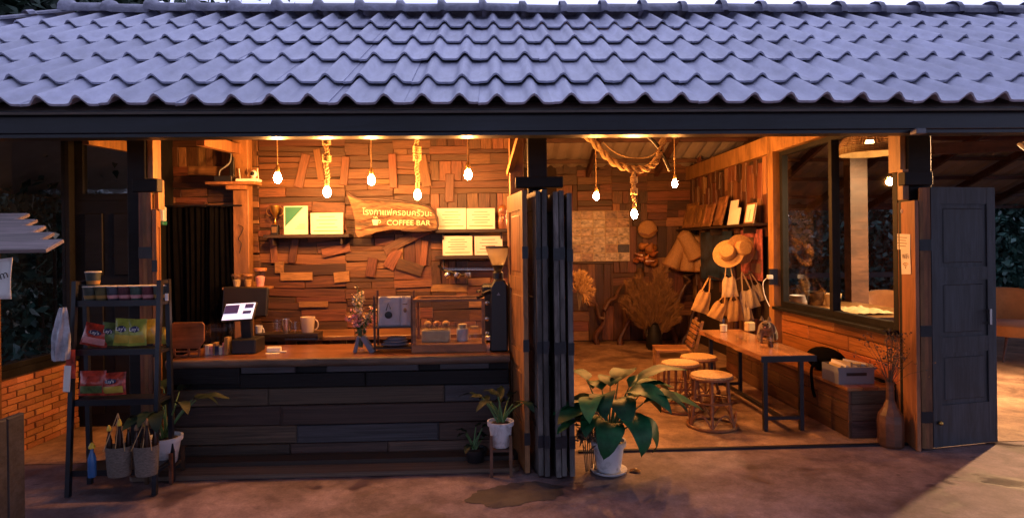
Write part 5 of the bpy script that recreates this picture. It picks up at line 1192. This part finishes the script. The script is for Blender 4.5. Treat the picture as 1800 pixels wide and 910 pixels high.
# tabby cat on the bench edge, forepaws on the table
def skin(name, V, Ed, rad, m, root, parent):
    me = bpy.data.meshes.new(name); me.from_pydata(V, Ed, []); o = bpy.data.objects.new(name, me); COL.objects.link(o); o.parent = parent; me.materials.append(m)
    md = o.modifiers.new('skin', 'SKIN'); md.use_smooth_shade = True
    if not me.skin_vertices: bpy.context.view_layer.update()
    for i, v in enumerate(me.skin_vertices[0].data): v.radius = (rad[i], rad[i]) if not isinstance(rad[i], tuple) else rad[i]; v.use_root = (i == root)
    s = o.modifiers.new('sub', 'SUBSURF'); s.levels = 2; s.render_levels = 2; return o
M['tabby'] = mat('tabby_fur', (.15, .10, .055), rough=.85, var=.75, scale=9, stretch=(1.2, 3.2, 1.2), bump=.3, sheen=.3)
cat = th('cat', 0, 0, 0, 'grey-brown tabby cat leaning over the table with lowered head', 'cat')
V = [(0, .14, .10), (0, .05, .135), (0, -.04, .165), (0, -.09, .195), (0, -.14, .20), (0, -.185, .175), (.05, -.05, .12), (.055, -.075, .05), (.05, -.09, .006), (-.05, -.05, .12), (-.055, -.085, .05), (-.05, -.10, .006),
     (.065, .13, .08), (.085, .10, .03), (.075, .06, .008), (-.065, .13, .08), (-.085, .10, .03), (-.075, .06, .008), (0, .22, .08), (0.03, .33, .06), (.09, .38, .02), (0.05, -.118, .01), (-.05, -.128, .01)]
Ed = [(0, 1), (1, 2), (2, 3), (3, 4), (4, 5), (2, 6), (6, 7), (7, 8), (2, 9), (9, 10), (10, 11), (0, 12), (12, 13), (13, 14), (0, 15), (15, 16), (16, 17), (0, 18), (18, 19), (19, 20), (8, 21), (11, 22)]
rad = [.08, .085,   .07, .045, .056, .03, .03, .022, .018, .034, .022, .018, .05, .03, .02, .05, .03, .02, .022, .016, .012, .015, .015]
skin('body', V, Ed, rad, M['tabby'], 0, cat)
for s_ in (-1, 1):
    MB().lathe((s_ * .036, -.135, .238), [(.024, 0), (.015, .026), (.002, .052)], 8, sy=.5).build('ear', M['tabby'], cat, smooth=True)
    MB().ell((s_ * .024, -.188, .212), .008, .006, .008).build('eye', M['amber'], cat, smooth=True)
MB().ell((0, -.214, .18), .008, .006, .006).build('nose', M['pink'], cat, smooth=True)
p = W(1352, 606, 6.0); cat.location = (p.x + .03, 6.12, tz + .001); cat.rotation_euler = (0, 0, R(-28)); cat.scale = (.95, .95, .95)

# ------------------------------------------------------------ right room: walls
# photo board
d = RBY - .07; a, b = W(1000, 460, d), W(1106, 370, d); pbd = th('photo_board', (a.x + b.x) / 2, d, a.z, 'large board of small photographs on the rear plank wall', 'photo board')
B('board', M['canvas'], pbd, a.x, b.x, d, d + .02, a.z, b.z)
phm = [mat('photo_print_%d' % k, c, rough=.4, var=.8, scale=2.4, bump=0) for k, c in enumerate([(.34, .22, .14), (.42, .32, .22), (.24, .15, .10), (.45, .38, .28)])]
pdk = mat('photo_print_dark', (.05, .05, .06), rough=.4, var=.6, scale=9, bump=0)
rr = random.Random(8); w = (b.x - a.x) / 5; h = (b.z - a.z) / 6
for i in range(5):
    for j in range(6):
        m = pdk if (i, j) == (4, 1) else phm[rr.randint(0, 3)]
        plank('photo', m, pbd, (a.x + w * (i + .5), d - .004, a.z + h * (j + .5)), (w * .95, .006, h * .93))
# gourds and fish trap
d = RBY - .12
p = W(1138, 403, d); o = th('woven_trap', p.x, d, p.z - .15, 'round woven trap hung above the gourds on the rear wall', 'basket')
MB().ell((p.x, d, p.z), .17, .09, .16, 18, 10).build('body', M['wicker'], o, smooth=True); MB().tube([(p.x - .16, d - .06, p.z - .06), (p.x, d - .1, p.z - .11), (p.x + .16, d - .06, p.z - .02)], .015, 6).build('rim', M['rattan'], o, smooth=True)
go = th('gourd_bunch', W(1135, 450, d).x, d, W(1135, 465, d).z, 'bunch of dried gourds strung on the rear wall', 'gourds')
rr = random.Random(3)
for k in range(13):
    q = W(1118 + rr.uniform(0, 36), 432 + rr.uniform(0, 30), d - rr.uniform(0, .08)); r = rr.uniform(.05, .085)
    MB().lathe(q, [(.01, -r), (r * .8, -r * .6), (r, 0), (r * .7, r * .6), (r * .35, r), (r * .3, r * 1.5), (.01, r * 1.7)], 12, rot=Euler((rr.uniform(-1, 1), rr.uniform(-1.5, 1.5), 0)).to_matrix()).build('gourd', M['bench'], go, smooth=True)
for k, (px, py, r) in enumerate(((1125, 481, .09), (1119, 498, .1))):
    q = W(px, py, d); o = MB().lathe(q, [(.01, -r), (r * .8, -r * .6), (r, 0), (r * .75, r * .6), (r * .3, r), (.02, r * 1.3)], 14).build('hanging_gourd', M['plankd'], smooth=True); centre(o); tag(o, ['dark gourd hung higher below the gourd bunch', 'dark gourd hung lowest below the gourd bunch'][k], 'gourd')
# woven cones hung like sleeves
d = RBY - .35
cones = [((1205, 412), (1178, 470), .10, .15), ((1212, 410), (1208, 476), .10, .13), ((1220, 415), (1234, 474), .10, .14), ((1200, 408), (1225, 450), .12, .17)]
for k, (t, bt, r0, r1) in enumerate(cones):
    dd = d - .05 * k; A_, B_ = W(*t, dd), W(*bt, dd); D_ = B_ - A_; L_ = D_.length; rot = D_.to_track_quat('Z', 'Y').to_matrix()
    o = th('woven_sleeve', A_.x, dd, B_.z, ['woven cane sleeve slanting towards the gourds', 'woven cane sleeve hanging straight down in the cluster', 'woven cane sleeve slanting towards the hat', 'widest woven cane sleeve in front of the cluster'][k], 'basket', 'woven cane sleeves')
    MB().lathe(A_, [(r0 * .3, -.02), (r0, .02), (r0 * 1.1, L_ * .5), (r1, L_), (r1 * .92, L_), (r0 * .9, L_ * .4)], 18, rot=rot).build('body', M['wicker'], o, smooth=True)
    MB().tube([B_ + rot @ Vector((r1 * math.cos(a_), r1 * math.sin(a_), 0)) for a_ in np.linspace(0, 6.283, 20, endpoint=False)], .012, 5, closed=True).build('rim', M['rattan'], o, smooth=True)
# pampas
def pampas(name, base, tips, label, m, nper, sz, r):
    """feathery plumes: fine strands growing off each stem towards its tip"""
    o = th(name, base.x, base.y, base.z, label, 'dried plant'); rr = random.Random(len(tips)); o0 = Vector(o.location)
    for t in tips:
        P = spline([base, base.lerp(t, .5) + Vector((0, 0, .12)), t], 7); st_ = MB().tube(P, .005, 5).build('stem', M['drydark'], o)
        v = []; f = []; n0 = len(P)
        for i in range(nper):
            k = rr.uniform(.42, .99) * (n0 - 1); a = int(k); q = P[a].lerp(P[min(a + 1, n0 - 1)], k - a); ax = (P[min(a + 1, n0 - 1)] - P[max(a - 1, 0)]).normalized()
            rad = Vector((rr.gauss(0, 1), rr.gauss(0, 1), rr.gauss(0, 1))); rad = (rad - ax * rad.dot(ax)).normalized()
            L_ = sz * rr.uniform(.6, 1.5) * (1.15 - .5 * k / n0); d1 = (ax + rad * rr.uniform(.25, .8)).normalized(); tip = q + d1 * L_ + Vector((0, 0, -.25 * L_)) * rr.random()
            w = d1.cross(Vector((rr.gauss(0, 1), rr.gauss(0, 1), rr.gauss(0, 1)))).normalized() * r * rr.uniform(.6, 1.3); mid = q.lerp(tip, .6) + rad * L_ * .08
            b = len(v); v += [q, mid + w, tip, mid - w]; f.append((b, b + 1, b + 2, b + 3))
        MB().add(v, f).build('plume', m, o)
    return o
d = 9.7; base = W(1150, 625, d)
pj = th('plume_jar', base.x, d, 0, 'tall dark floor jar holding the dried plumes', 'vase'); MB().lathe((base.x, d, .001), [(.1, 0), (.13, .05), (.12, .25), (.07, base.z - .02 if base.z > .4 else .4), (.09, max(base.z, .42)), (.06, max(base.z, .42))], 18).build('body', M['blackwood'], pj, smooth=True)
tips = [W(px, py, d - .1) for px, py in ((1108, 500), (1100, 530), (1125, 492), (1140, 505), (1155, 482), (1166, 474), (1172, 500), (1180, 520), (1190, 540), (1150, 520), (1135, 535), (1185, 560), (1115, 550), (1165, 530))]
pampas('pampas_bunch', base, tips, 'big spreading bunch of dried pampas plumes against the rear wall', M['dry'], 1000, .17, .0032)
base = W(1018, 545, 8.3); tips = [W(px, py, 8.3) for px, py in ((1012, 488), (1022, 484), (1030, 495), (1034, 510), (1026, 520), (1010, 505))]
pampas('dried_sheaf', base, tips, 'golden dried sheaf beside the folded doors', M['straw'], 300, .13, .004)
# gnarled roots leaning on the rear wall
ro = th('driftwood_roots', W(1100, 600, 10.3).x, 10.3, 0, 'gnarled dark driftwood roots leaning on the rear wall below the photo board', 'driftwood'); rg = random.Random(77)
for k, (px0, py0, px1, py1, rad_) in enumerate(((1040, 640, 1062, 545, .05), (1062, 545, 1095, 500, .035), (1062, 560, 1030, 520, .028), (1085, 640, 1108, 560, .06), (1108, 560, 1150, 590, .04), (1108, 560, 1092, 520, .03), (1185, 640, 1175, 560, .06), (1175, 560, 1205, 500, .045), (1175, 570, 1150, 540, .035), (1205, 500, 1222, 470, .03), (1200, 620, 1222, 540, .05))):
    A_, B_ = W(px0, py0, 10.25 - .03 * (k % 3)), W(px1, py1, 10.32 - .04 * (k % 4)); P = [A_.lerp(B_, t) + Vector((rg.gauss(0, .03), rg.gauss(0, .02), rg.gauss(0, .03))) * (0 if t in (0, 1) else 1) for t in (0, .25, .5, .75, 1)]
    P = spline(P, 4); MB().tube(P, [rad_ * (1.15 - .6 * i / len(P)) * (1 + .25 * mnoise.noise(Vector((i * .9, k, 0)))) for i in range(len(P))], 8).build('root', M['benchd'], ro, smooth=True)
# shelf of frames on the side wall and small stands
a, b = W(1196, 398, 10.4), W(1362, 391, 7.5)
ssf = th('picture_shelf', RX - .1, 9, 1.9, 'long dark shelf of leaning frames on the shingled wall', 'shelf')
zs = 1.93
B('shelf_board', M['darkframe'], ssf, RX - .3, RX - .075, 7.4, 10.5, zs - .03, zs, bevel=.003)
for y in (7.8, 9, 10.2): B('shelf_bracket', M['darkframe'], ssf, RX - .25, RX - .08, y - .015, y + .015, zs - .12, zs - .031)
fl = ['carved wooden panel at the far end of the picture shelf', 'second carved wooden panel along the picture shelf', 'third carved wooden panel along the picture shelf', 'carved wooden panel next to the white cards']
for k, (y, w, h) in enumerate(((10.05, .42, .42), (9.6, .36, .36), (9.2, .34, .34), (8.72, .4, .42))):
    o = th('carved_picture', RX - .17, y, zs, fl[k], 'panel', 'carved panels on the picture shelf'); rot = Euler((0, R(14), R(6 - 4 * k))).to_matrix(); c = Vector((RX - .19, y, zs + h / 2 + .004))
    MB().obox(c, .011, w / 2, h / 2, rot).build('backing', M['framewood'], o)
    for s_ in (-1, 1): MB().obox(c + rot @ Vector((-.016, s_ * (w / 2 - .02), 0)), .006, .02, h / 2, rot).build('frame_side', M['framewood'], o); MB().obox(c + rot @ Vector((-.016, 0, s_ * (h / 2 - .02))), .006, w / 2 - .041, .02, rot).build('frame_rail', M['framewood'], o)
    MB().ell(c + rot @ Vector((-.015, 0, 0)), .012, w * .28, h * .3, 12, 8, rot).build('carving', M['post'], o, smooth=True)
for k, (y, w, h) in enumerate(((8.28, .26, .34), (8.12, .34, .22), (7.72, .28, .26))):
    o = th('leaning_card', RX - .2, y, zs, ['tall white card on the picture shelf', 'wide white card in front of the tall one', 'framed cream print with a small tree drawing'][k], 'card', 'cards on the picture shelf'); rot = Euler((0, R(10), 0)).to_matrix(); c = Vector((RX - (.19 if k != 1 else .235), y, zs + h / 2 + .004))
    MB().obox(c, .006, w / 2, h / 2, rot).build('card', M['paper'], o)
    if k == 2:
        mb = MB()
        for s_ in (-1, 1): mb.obox(c + rot @ Vector((-.009, s_ * (w / 2 - .008), 0)), .004, .008, h / 2, rot); mb.obox(c + rot @ Vector((-.009, 0, s_ * (h / 2 - .008))), .004, w / 2 - .017, .008, rot)
        mb.build('frame', M['framewood'], o); MB().tube([c + rot @ Vector((-.009, 0, -.09)), c + rot @ Vector((-.009, 0, .05))], .003, 5).build('drawing', M['ink'], o)
# posters on the side wall
o = th('night_poster', RX - .09, 9.2, 1.3, 'dark blue night poster behind the straw hat', 'poster'); pn = mat('night_print', (.02, .05, .10), rough=.4, var=.9, scale=6, bump=0); B('sheet', pn, o, RX - .085, RX - .075, 8.6, 9.9, 1.12, 1.86)
o = th('photo_poster', RX - .09, 7.9, 1.15, 'reddish collage poster below the white cards', 'poster'); pn2 = mat('collage_print', (.34, .10, .09), rough=.4, var=.85, scale=14, bump=0); B('sheet', pn2, o, RX - .09, RX - .08, 7.62, 8.28, 1.2, 1.86)
for k, z_ in enumerate((1.36, 1.53, 1.7)): B('photo_row', phm[k], o, RX - .094, RX - .0905, 7.66 + .1 * k, 7.95 + .05 * k, z_ - .06, z_ + .06)
# stand with hats and bags
d = 7.9; hs = th('hat_stand', X(1290, d), d, 0, 'branched wooden stand hung with straw hats and cloth bags', 'stand')
bx_ = X(1290, d); zt = Z(440, d, 1290)
MB().tube([(bx_, d, .0), (bx_ + .02, d, .8), (bx_, d, zt)], [.05, .035, .02], 9).build('trunk', M['plankd'], hs, smooth=True)
for (px, py) in ((1245, 485), (1272, 480), (1322, 478), (1300, 440), (1275, 440)):
    q = W(px, py, d - .12); MB().tube([(bx_, d, q.z - .12), q], [.016, .01], 7).build('branch', M['plankd'], hs, smooth=True)
MB().lathe((bx_, d, .001), [(.2, 0), (.2, .03), (.05, .05)], 18).build('foot', M['plankd'], hs, smooth=True)
def hat(px, py, rot, label):
    q = W(px, py, d - .2); o = th('straw_hat', q.x, q.y, q.z, label, 'hat', 'straw hats'); r = rot.to_matrix()
    MB().lathe(q, [(.19, 0), (.192, .006), (.11, .012), (.11, .012)], 26, rot=r).build('brim', M['straw'], o, smooth=True); MB().lathe(q, [(.108, .01), (.1, .1), (.085, .115), (.01, .118)], 24, rot=r).build('crown', M['straw'], o, smooth=True); cr3 = o.children[-1]; MB().lathe(q, [(.11, .012), (.107, .04)], 24, rot=r).build('band', M['bench'], cr3, smooth=True)
hat(1280, 446, Euler((R(50), R(-50), 0)), 'straw boater hat tilted on top of the stand'); hat(1302, 438, Euler((R(75), R(35), 0)), 'second straw hat tucked behind the boater')
def bag(px, py, w, h, m, label, ph_, tilt=0., y=None, g='cloth bags on the stand'):
    yy = y or d - .16; q = W(px, py, yy); o = th('cloth_bag', 0, 0, 0, label, 'bag', g)
    def f(sgn): return lambda u, v: ((u - .5) * w * (.62 + .38 * v ** .7 + .03 * math.sin(7 * v)), sgn * (.004 + .045 * math.sin(math.pi * u) * v ** .6 * (1 - v ** 6 * .6)) + .006 * math.sin(u * 14 + v * 4), -h * v + .01 * math.sin(u * 9) * (1 - v))
    MB().grid(f(-1), 12, 10).grid(f(1), 12, 10).build('body', m, o, smooth=True)
    for s_ in (-1, 1): MB().tube(spline([Vector((-w * .22, s_ * .01, -.01)), Vector((-w * .1, s_ * .012, ph_ * .6)), Vector((0, 0, ph_)), Vector((w * .1, s_ * .012, ph_ * .6)), Vector((w * .22, s_ * .01, -.01))], 5), .006, 5).build('strap', m, o, smooth=True)
    o.location = q; o.rotation_euler = (0, R(tilt), R(random.Random(px).uniform(-15, 15))); return o
bag(1281, 487, .21, .25, M['canvas'], 'cream cloth bag hung high on the middle branch', .3, -3, d - .22)
bag(1312, 510, .26, .24, M['canvas'], 'cream cloth bag hung on the wall side of the stand', .24, -14, d - .18)
bag(1328, 500, .16, .22, M['canvas'], 'small cream cloth bag outermost towards the window', .2, -24, d - .1)
bag(1240, 512, .24, .28, M['canvas2'], 'ochre cloth bag hung on the gourd side of the stand', .2, 18, d - .1)
bag(1268, 532, .2, .22, M['canvas2'], 'ochre cloth bag spread lowest on the stand', .1, 24, d - .26); bag(1290, 528, .24, .26, M['canvas2'], 'wide ochre cloth bag bunched above the table jar', .1, -4, d - .24)
bag(1312, 540, .15, .17, M['canvas'], 'little pale cloth bag half behind the wide ochre bag', .1, -8, d - .2)
# dark niche items, socket and charger
p = W(1362, 487, 7.2); sk = th('wall_socket', RX - .14, 7.19, p.z, 'black socket on the window post with a white charger', 'socket'); sxx = RX - .134
B('plate', M['black'], sk, sxx - .06, sxx + .04, 7.195, 7.218, p.z - .09, p.z + .1); B('charger', M['white'], sk, sxx - .1, sxx - .04, 7.14, 7.19, p.z - .02, p.z + .03, bevel=.006)
MB().tube(spline([Vector((sxx - .1, 7.16, p.z)), Vector((sxx - .16, 7.15, p.z - .06)), Vector((sxx - .15, 7.14, p.z - .2)), Vector((sxx - .1, 7.12, p.z - .34))]), .005, 5).build('cable', M['white'], sk, smooth=True)
# notices on the lit face of the jamb board
def on_jamb(px, py):
    best = min((abs(X(px, (JA + (JB - JA) * (k / 200)).y, py) - (JA + (JB - JA) * (k / 200)).x), k) for k in range(-40, 260))[1] / 200
    q = JA + (JB - JA) * best; return Vector((q.x, q.y, W(px, py, q.y).z)) + JN * .0165
for k, (px0, px1, py0, py1, t) in enumerate(((1577, 1604, 411, 438, ''), (1589, 1605, 438, 481, 'WiFi'))):
    a, b = on_jamb(px0, py1), on_jamb(px1, py0); a2 = on_jamb(px0, py0); c = (a + b) / 2 + JN * (.001 + .002 * k); hw_ = abs((b - a).dot(JD)) / 2; hh = abs(a2.z - a.z) / 2
    o = th('paper_notice', c.x, c.y, c.z - hh, ['square cream paper notice pinned higher on the jamb', 'narrow paper notice with a wireless symbol on the jamb'][k], 'notice', 'paper notices on the jamb')
    PR = JROT @ Matrix.Rotation(R((-2, 3)[k]), 3, 'Y'); FR = PR @ Matrix.Rotation(math.pi, 3, 'Z')          # FR: x runs towards the reader's right
    MB().obox(c, hw_, .0012, hh, PR).build('sheet', M['paper'], o)
    if k == 0:
        mb = MB()
        for i in range(4): mb.obox(c + FR @ Vector((0, 0, hh * (.55 - .36 * i))) + JN * .003, hw_ * (.62 - .12 * (i % 2)), .0006, .003, PR)
        mb.build('print', M['ink'], o)
    else:
        m4 = (FR @ Matrix.Rotation(R(90), 3, 'X')).to_euler()
        text('lettering', t, .06, c + FR @ Vector((0, 0, hh * .4)) + JN * .003, M['ink'], o, eul=m4, ext=.0004)
        mb = MB()
        for i in range(3): mb.tube([c + JN * .003 + FR @ Vector((.022 * (i + .7) * math.sin(t_), 0, -hh * .45 + .014 * (i + .7) * math.cos(t_))) for t_ in np.linspace(-.9, .9, 8)], .003, 4)
        mb.ell(c + JN * .003 + FR @ Vector((0, 0, -hh * .5)), .005, .001, .005); mb.build('wireless_symbol', M['goldink'], o)
p = on_jamb(1589, 371); o = MB().tube([p + JD * .012 * math.cos(a_) + JN * .002 + Vector((0, 0, .016 * math.sin(a_))) for a_ in np.linspace(0, 6.283, 12, endpoint=False)], .003, 5, closed=True).build('hook_ring', M['white'], smooth=True); centre(o); tag(o, 'small white ring hooked on the jamb above the notices', 'ring')

# ------------------------------------------------------------ lounge beyond the window and on the right
def armchair(x, y, rz, label, w=.95):
    o = th('armchair', 0, 0, 0, label, 'armchair', 'mustard armchairs in the lounge')
    def bk(u, v):
        a = math.pi * (u * 1.2 - .1); r = w / 2 * (1 + .06 * v); top = .55 * (.62 + .38 * math.sin(math.pi * min(max(u, 0), 1)) ** 1.5)
        return (r * math.cos(a), r * .85 * math.sin(a) - .05, .32 + top * v)
    MB().grid(bk, 24, 8).build('backrest', M['sofa'], o, smooth=True, solid=.11)
    MB().lathe((0, -.02, .3), [(w * .46, 0), (w * .47, .05), (w * .45, .13), (w * .38, .155), (.02, .16)], 24, sy=.85).build('seat', M['sofa'], o, smooth=True)
    for (dx, dy) in ((-1, -1), (1, -1), (1, 1), (-1, 1)): MB().tube([(dx * w * .3, dy * w * .25, .31), (dx * w * .4, dy * w * .34, .0)], [.02, .012], 8).build('leg', M['benchd'], o, smooth=True)
    o.location = (x, y, 0); o.rotation_euler = (0, 0, R(rz)); o.scale = (1.12, 1.12, 1.12); return o
p = G(1800, 648); armchair(X(1795, 8.5) , 8.5, -12, 'mustard armchair out in the lounge beyond the open door', 1.05); armchair(X(1588, 8.4), 8.4, 10, 'mustard armchair seen through the side window')
# ledge outside the window with pots
lt = th('lounge_table', 4.25, 7.2, 0, 'low table of pots and cloths outside the side window', 'table'); B('top', M['framewood'], lt, 3.75, 4.75, 6.2, 8.3, .86, .90)
for (x, y) in ((3.8, 6.3), (4.7, 6.3), (3.8, 8.2), (4.7, 8.2)): B('leg', M['framewood'], lt, x - .03, x + .03, y - .03, y + .03, 0, .859)
for k, (px, y, w, h, m) in enumerate(((1432, 7.5, .12, .17, 'blackwood'), (1405, 7.9, .13, .09, 'ceramic'), (1462, 7.4, .1, .15, 'canvas'))):
    x = X(px, y); o = MB().lathe((x, y, .901), [(w * .7, 0), (w, h * .8), (w * 1.05, h), (w * .9, h), (w * .6, .02)], 16).build('table_pot', M[m], smooth=True); centre(o); tag(o, ['dark bowl on the table outside the window', 'white dish on the table outside the window', 'tan cup on the table outside the window'][k], 'pot')
o = MB().grid(lambda u, v: (X(1492, 6.7) - .1 + .45 * u, 6.4 + .6 * v, .915 + .05 * abs(mnoise.noise(Vector((u * 5, v * 5, 1))))), 16, 16).build('crumpled_cloth', M['canvas'], smooth=True); centre(o); tag(o, 'crumpled pale cloth on the table outside the window', 'cloth')
# wicker lamp
p = W(1529, 262, 6.3); wl2 = th('wicker_lamp', p.x, 6.3, p.z, 'wide domed wicker pendant lamp glowing beyond the window', 'pendant lamp'); r = 52 * 6.3 / FPX
shp = [(r * .25, .24), (r * .55, .2), (r * .82, .12), (r * .97, .03), (r, -.05)]
def sh(u, v):
    k = v * (len(shp) - 1); i = min(int(k), len(shp) - 2); t = k - i; rr_ = shp[i][0] + (shp[i + 1][0] - shp[i][0]) * t; zz = shp[i][1] + (shp[i + 1][1] - shp[i][1]) * t
    return (p.x + rr_ * math.cos(2 * math.pi * u), 6.3 + rr_ * math.sin(2 * math.pi * u), p.z + zz)
mb = MB()
for k in range(44): mb.tube([sh(k / 44, v) for v in np.linspace(0, 1, 8)], .0035, 4)
for v in np.linspace(0, 1, 16): mb.tube([sh(u, v) for u in np.linspace(0, 1, 40, endpoint=False)], .0045, 4, closed=True)
mb.build('shade', M['shade'], wl2)
MB().lathe((p.x, 6.3, p.z), [(r * .985, -.055), (r * .985, .02), (r * .97, .02), (r * .97, -.055)], 40, cap=False).build('lining', M['canvas'], wl2, smooth=True)
MB().ell((p.x, 6.3, p.z + .05), .045, .045, .055).build('bulb', emat('lamp_bulb', (1, .52, .18), 80), wl2, smooth=True); MB().tube([(p.x, 6.3, p.z + .1), (p.x, 6.3, 3.9)], .006, 6).build('cord', M['black'], wl2)
B('lounge_post', M['benchd'], cafe, X(1488, 7.9), X(1518, 7.9), 7.8, 7.95, 0, 3.9)
# spotlights in the lounge
def spotlight(x, y, z, tgt, power, label, size=55):
    o = th('spotlight', x, y, z, label, 'spotlight', 'spotlights on the lounge rafters'); D_ = (Vector(tgt) - Vector((x, y, z))).normalized(); rot = D_.to_track_quat('Z', 'Y').to_matrix()
    MB().lathe((x, y, z), [(.02, -.13), (.035, -.12), (.04, -.02), (.06, .0), (.06, .03), (.052, .03), (.045, .0)], 16, rot=rot).build('housing', M['white'], o, smooth=True)
    MB().lathe((x, y, z), [(.048, .008), (.045, .014), (.01, .016)], 16, rot=rot).build('lens', emat('spot_lens', (1, .62, .3), 12), o, smooth=True); MB().tube([Vector((x, y, z)) - D_ * .08, (x, y, z + 1.2)], .007, 6).build('stem', M['black'], o)
    L_ = bpy.data.lights.new('spot', 'SPOT'); L_.energy = power; L_.color = (1, .56, .25); L_.spot_size = R(size * 2); L_.spot_blend = .5; L_.shadow_soft_size = .04
    lo = bpy.data.objects.new('spot_lamp', L_); COL.objects.link(lo); lo.parent = o; lo.location = D_ * .06; lo.rotation_euler = D_.to_track_quat('-Z', 'Y').to_euler()
p = W(1800, 257, 6.2); spotlight(p.x, 6.2, p.z, (p.x - 1.6, 7.8, .6), 420, 'small white spotlight visible under the lounge roof')
spotlight(6.05, 6.3, 2.75, (4.4, 5.2, 0), 900, 'white spotlight aimed at the forecourt from the lounge roof', 75)
B('lounge_rail', M['darkframe'], cafe, 3.7, 9, 12.2, 12.26, .95, 1.05)
# far tie beams in lounge
MB().bar((X(1640, 8.5), 8.5, Z(262, 8.5, 1640)), (9, 8.5, Z(250, 8.5, 1800)), .1, .16).build('tie_beam', M['purlin'], cafe)
MB().bar((3.6, 12.35, Z(352, 12.35, 1700)), (9, 12.35, Z(352, 12.35, 1700)), .1, .28).build('tie_beam', M['purlin'], cafe)

# ------------------------------------------------------------ vegetation
def hedge(label, box, ncl, per, spread, size, seed, m='foliage'):
    c = ((box[0][0] + box[1][0]) / 2, (box[0][1] + box[1][1]) / 2, 0); o = th('hedge', *c, label, 'hedge'); P = clumps(box, ncl, per, spread, seed); P[:, 2] = np.abs(P[:, 2])
    leaves('foliage', M[m], o, P, size, seed); mb = MB(); rr = random.Random(seed)
    for k in range(14):
        x, y = rr.uniform(box[0][0], box[1][0]), rr.uniform(box[0][1], box[1][1]); mb.tube([(x, y, 0), (x + rr.uniform(-.2, .2), y, box[1][2] * .8)], [.04, .015], 6)
    mb.build('stems', M['bark'], o)
hedge('tall glossy hedge behind the lounge seats', ((3.2, 13.4, .1), (17, 15.2, 3.7)), 620, 80, .3, .17, 41)
hedge('taller dark thicket behind the lounge hedge', ((2, 16.2, .1), (24, 18.5, 5.5)), 520, 60, .5, .42, 44, 'tree')
hedge('dense dark shrubs growing beyond the left window', ((-11.5, 9, .1), (-7.2, 13, 4.2)), 420, 80, .34, .18, 42)
hedge('taller dark thicket behind the left shrubs', ((-20, 13.5, .1), (-8.5, 16.5, 6)), 460, 60, .5, .42, 45, 'tree')
def tree(name, x, y, h, r, label, seed, n=3200, ls=.34, group=None):
    o = th(name, x, y, 0, label, 'tree', group); rr = random.Random(seed); rng = np.random.default_rng(seed)
    MB().tube([(x, y, 0), (x + .1, y, h * .3), (x - .1, y + .1, h * .6), (x, y, h * .9)], [h * .03, h * .024, h * .016, h * .006], 9).build('trunk', M['bark'], o, smooth=True)
    nc = 34; dirs = rng.normal(size=(nc, 3)); dirs /= np.linalg.norm(dirs, axis=1)[:, None]; rad = rng.uniform(.45, 1, (nc, 1)); cc = np.array([x, y, h * .66]) + dirs * rad * np.array([r, r, h * .36])
    for k in range(7):
        q = cc[k]; MB().tube([(x, y, h * (.35 + .05 * k)), Vector(((x + q[0]) / 2, (y + q[1]) / 2, (h * .45 + q[2]) / 2)), tuple(q)], [.07, .05, .02], 6).build('limb', M['bark'], o, smooth=True)
    P = (cc[:, None, :] + rng.normal(size=(nc, n // nc, 3)) * r * .2).reshape(-1, 3); P[:, 2] = np.maximum(P[:, 2], .6)
    leaves('crown', M['tree'], o, P, ls, seed); return o
tree('broadleaf_tree', -11.2, 16.5, 12.5, 3.9, 'dark broad tree rising behind the hipped roof end', 51, 14000, .3)
tree('broadleaf_tree', -16, 14.0, 10.5, 3.4, 'dark tree further out beyond the hipped roof end', 52, 6000, .26)
src = tree('broadleaf_tree', -12, -6, 13, 4.2, 'tall dark unseen tree across the forecourt, enlarged to block sky light', 61, 9000, .5, 'unseen light-blocking trees across the forecourt')  # unseen belt, set close and stretched tall to cut front sky light
for k, (x, y, s) in enumerate(((-7.5, -8.5, 1.15), (-2.5, -9, 1.1), (2.5, -8.5, 1.15), (7.5, -9, 1.1), (12, -6.5, 1.1), (15, -1, 1.1), (-14.5, -1, 1.0), (-14, 4, .8), (18, 5, .8), (-4, -14, 1.25), (5, -14, 1.25))):
    c = copy_tree(src); c.location = (x, y, 0); c.scale = (s, s, s * 1.4); c.rotation_euler = (0, 0, k * 1.3)
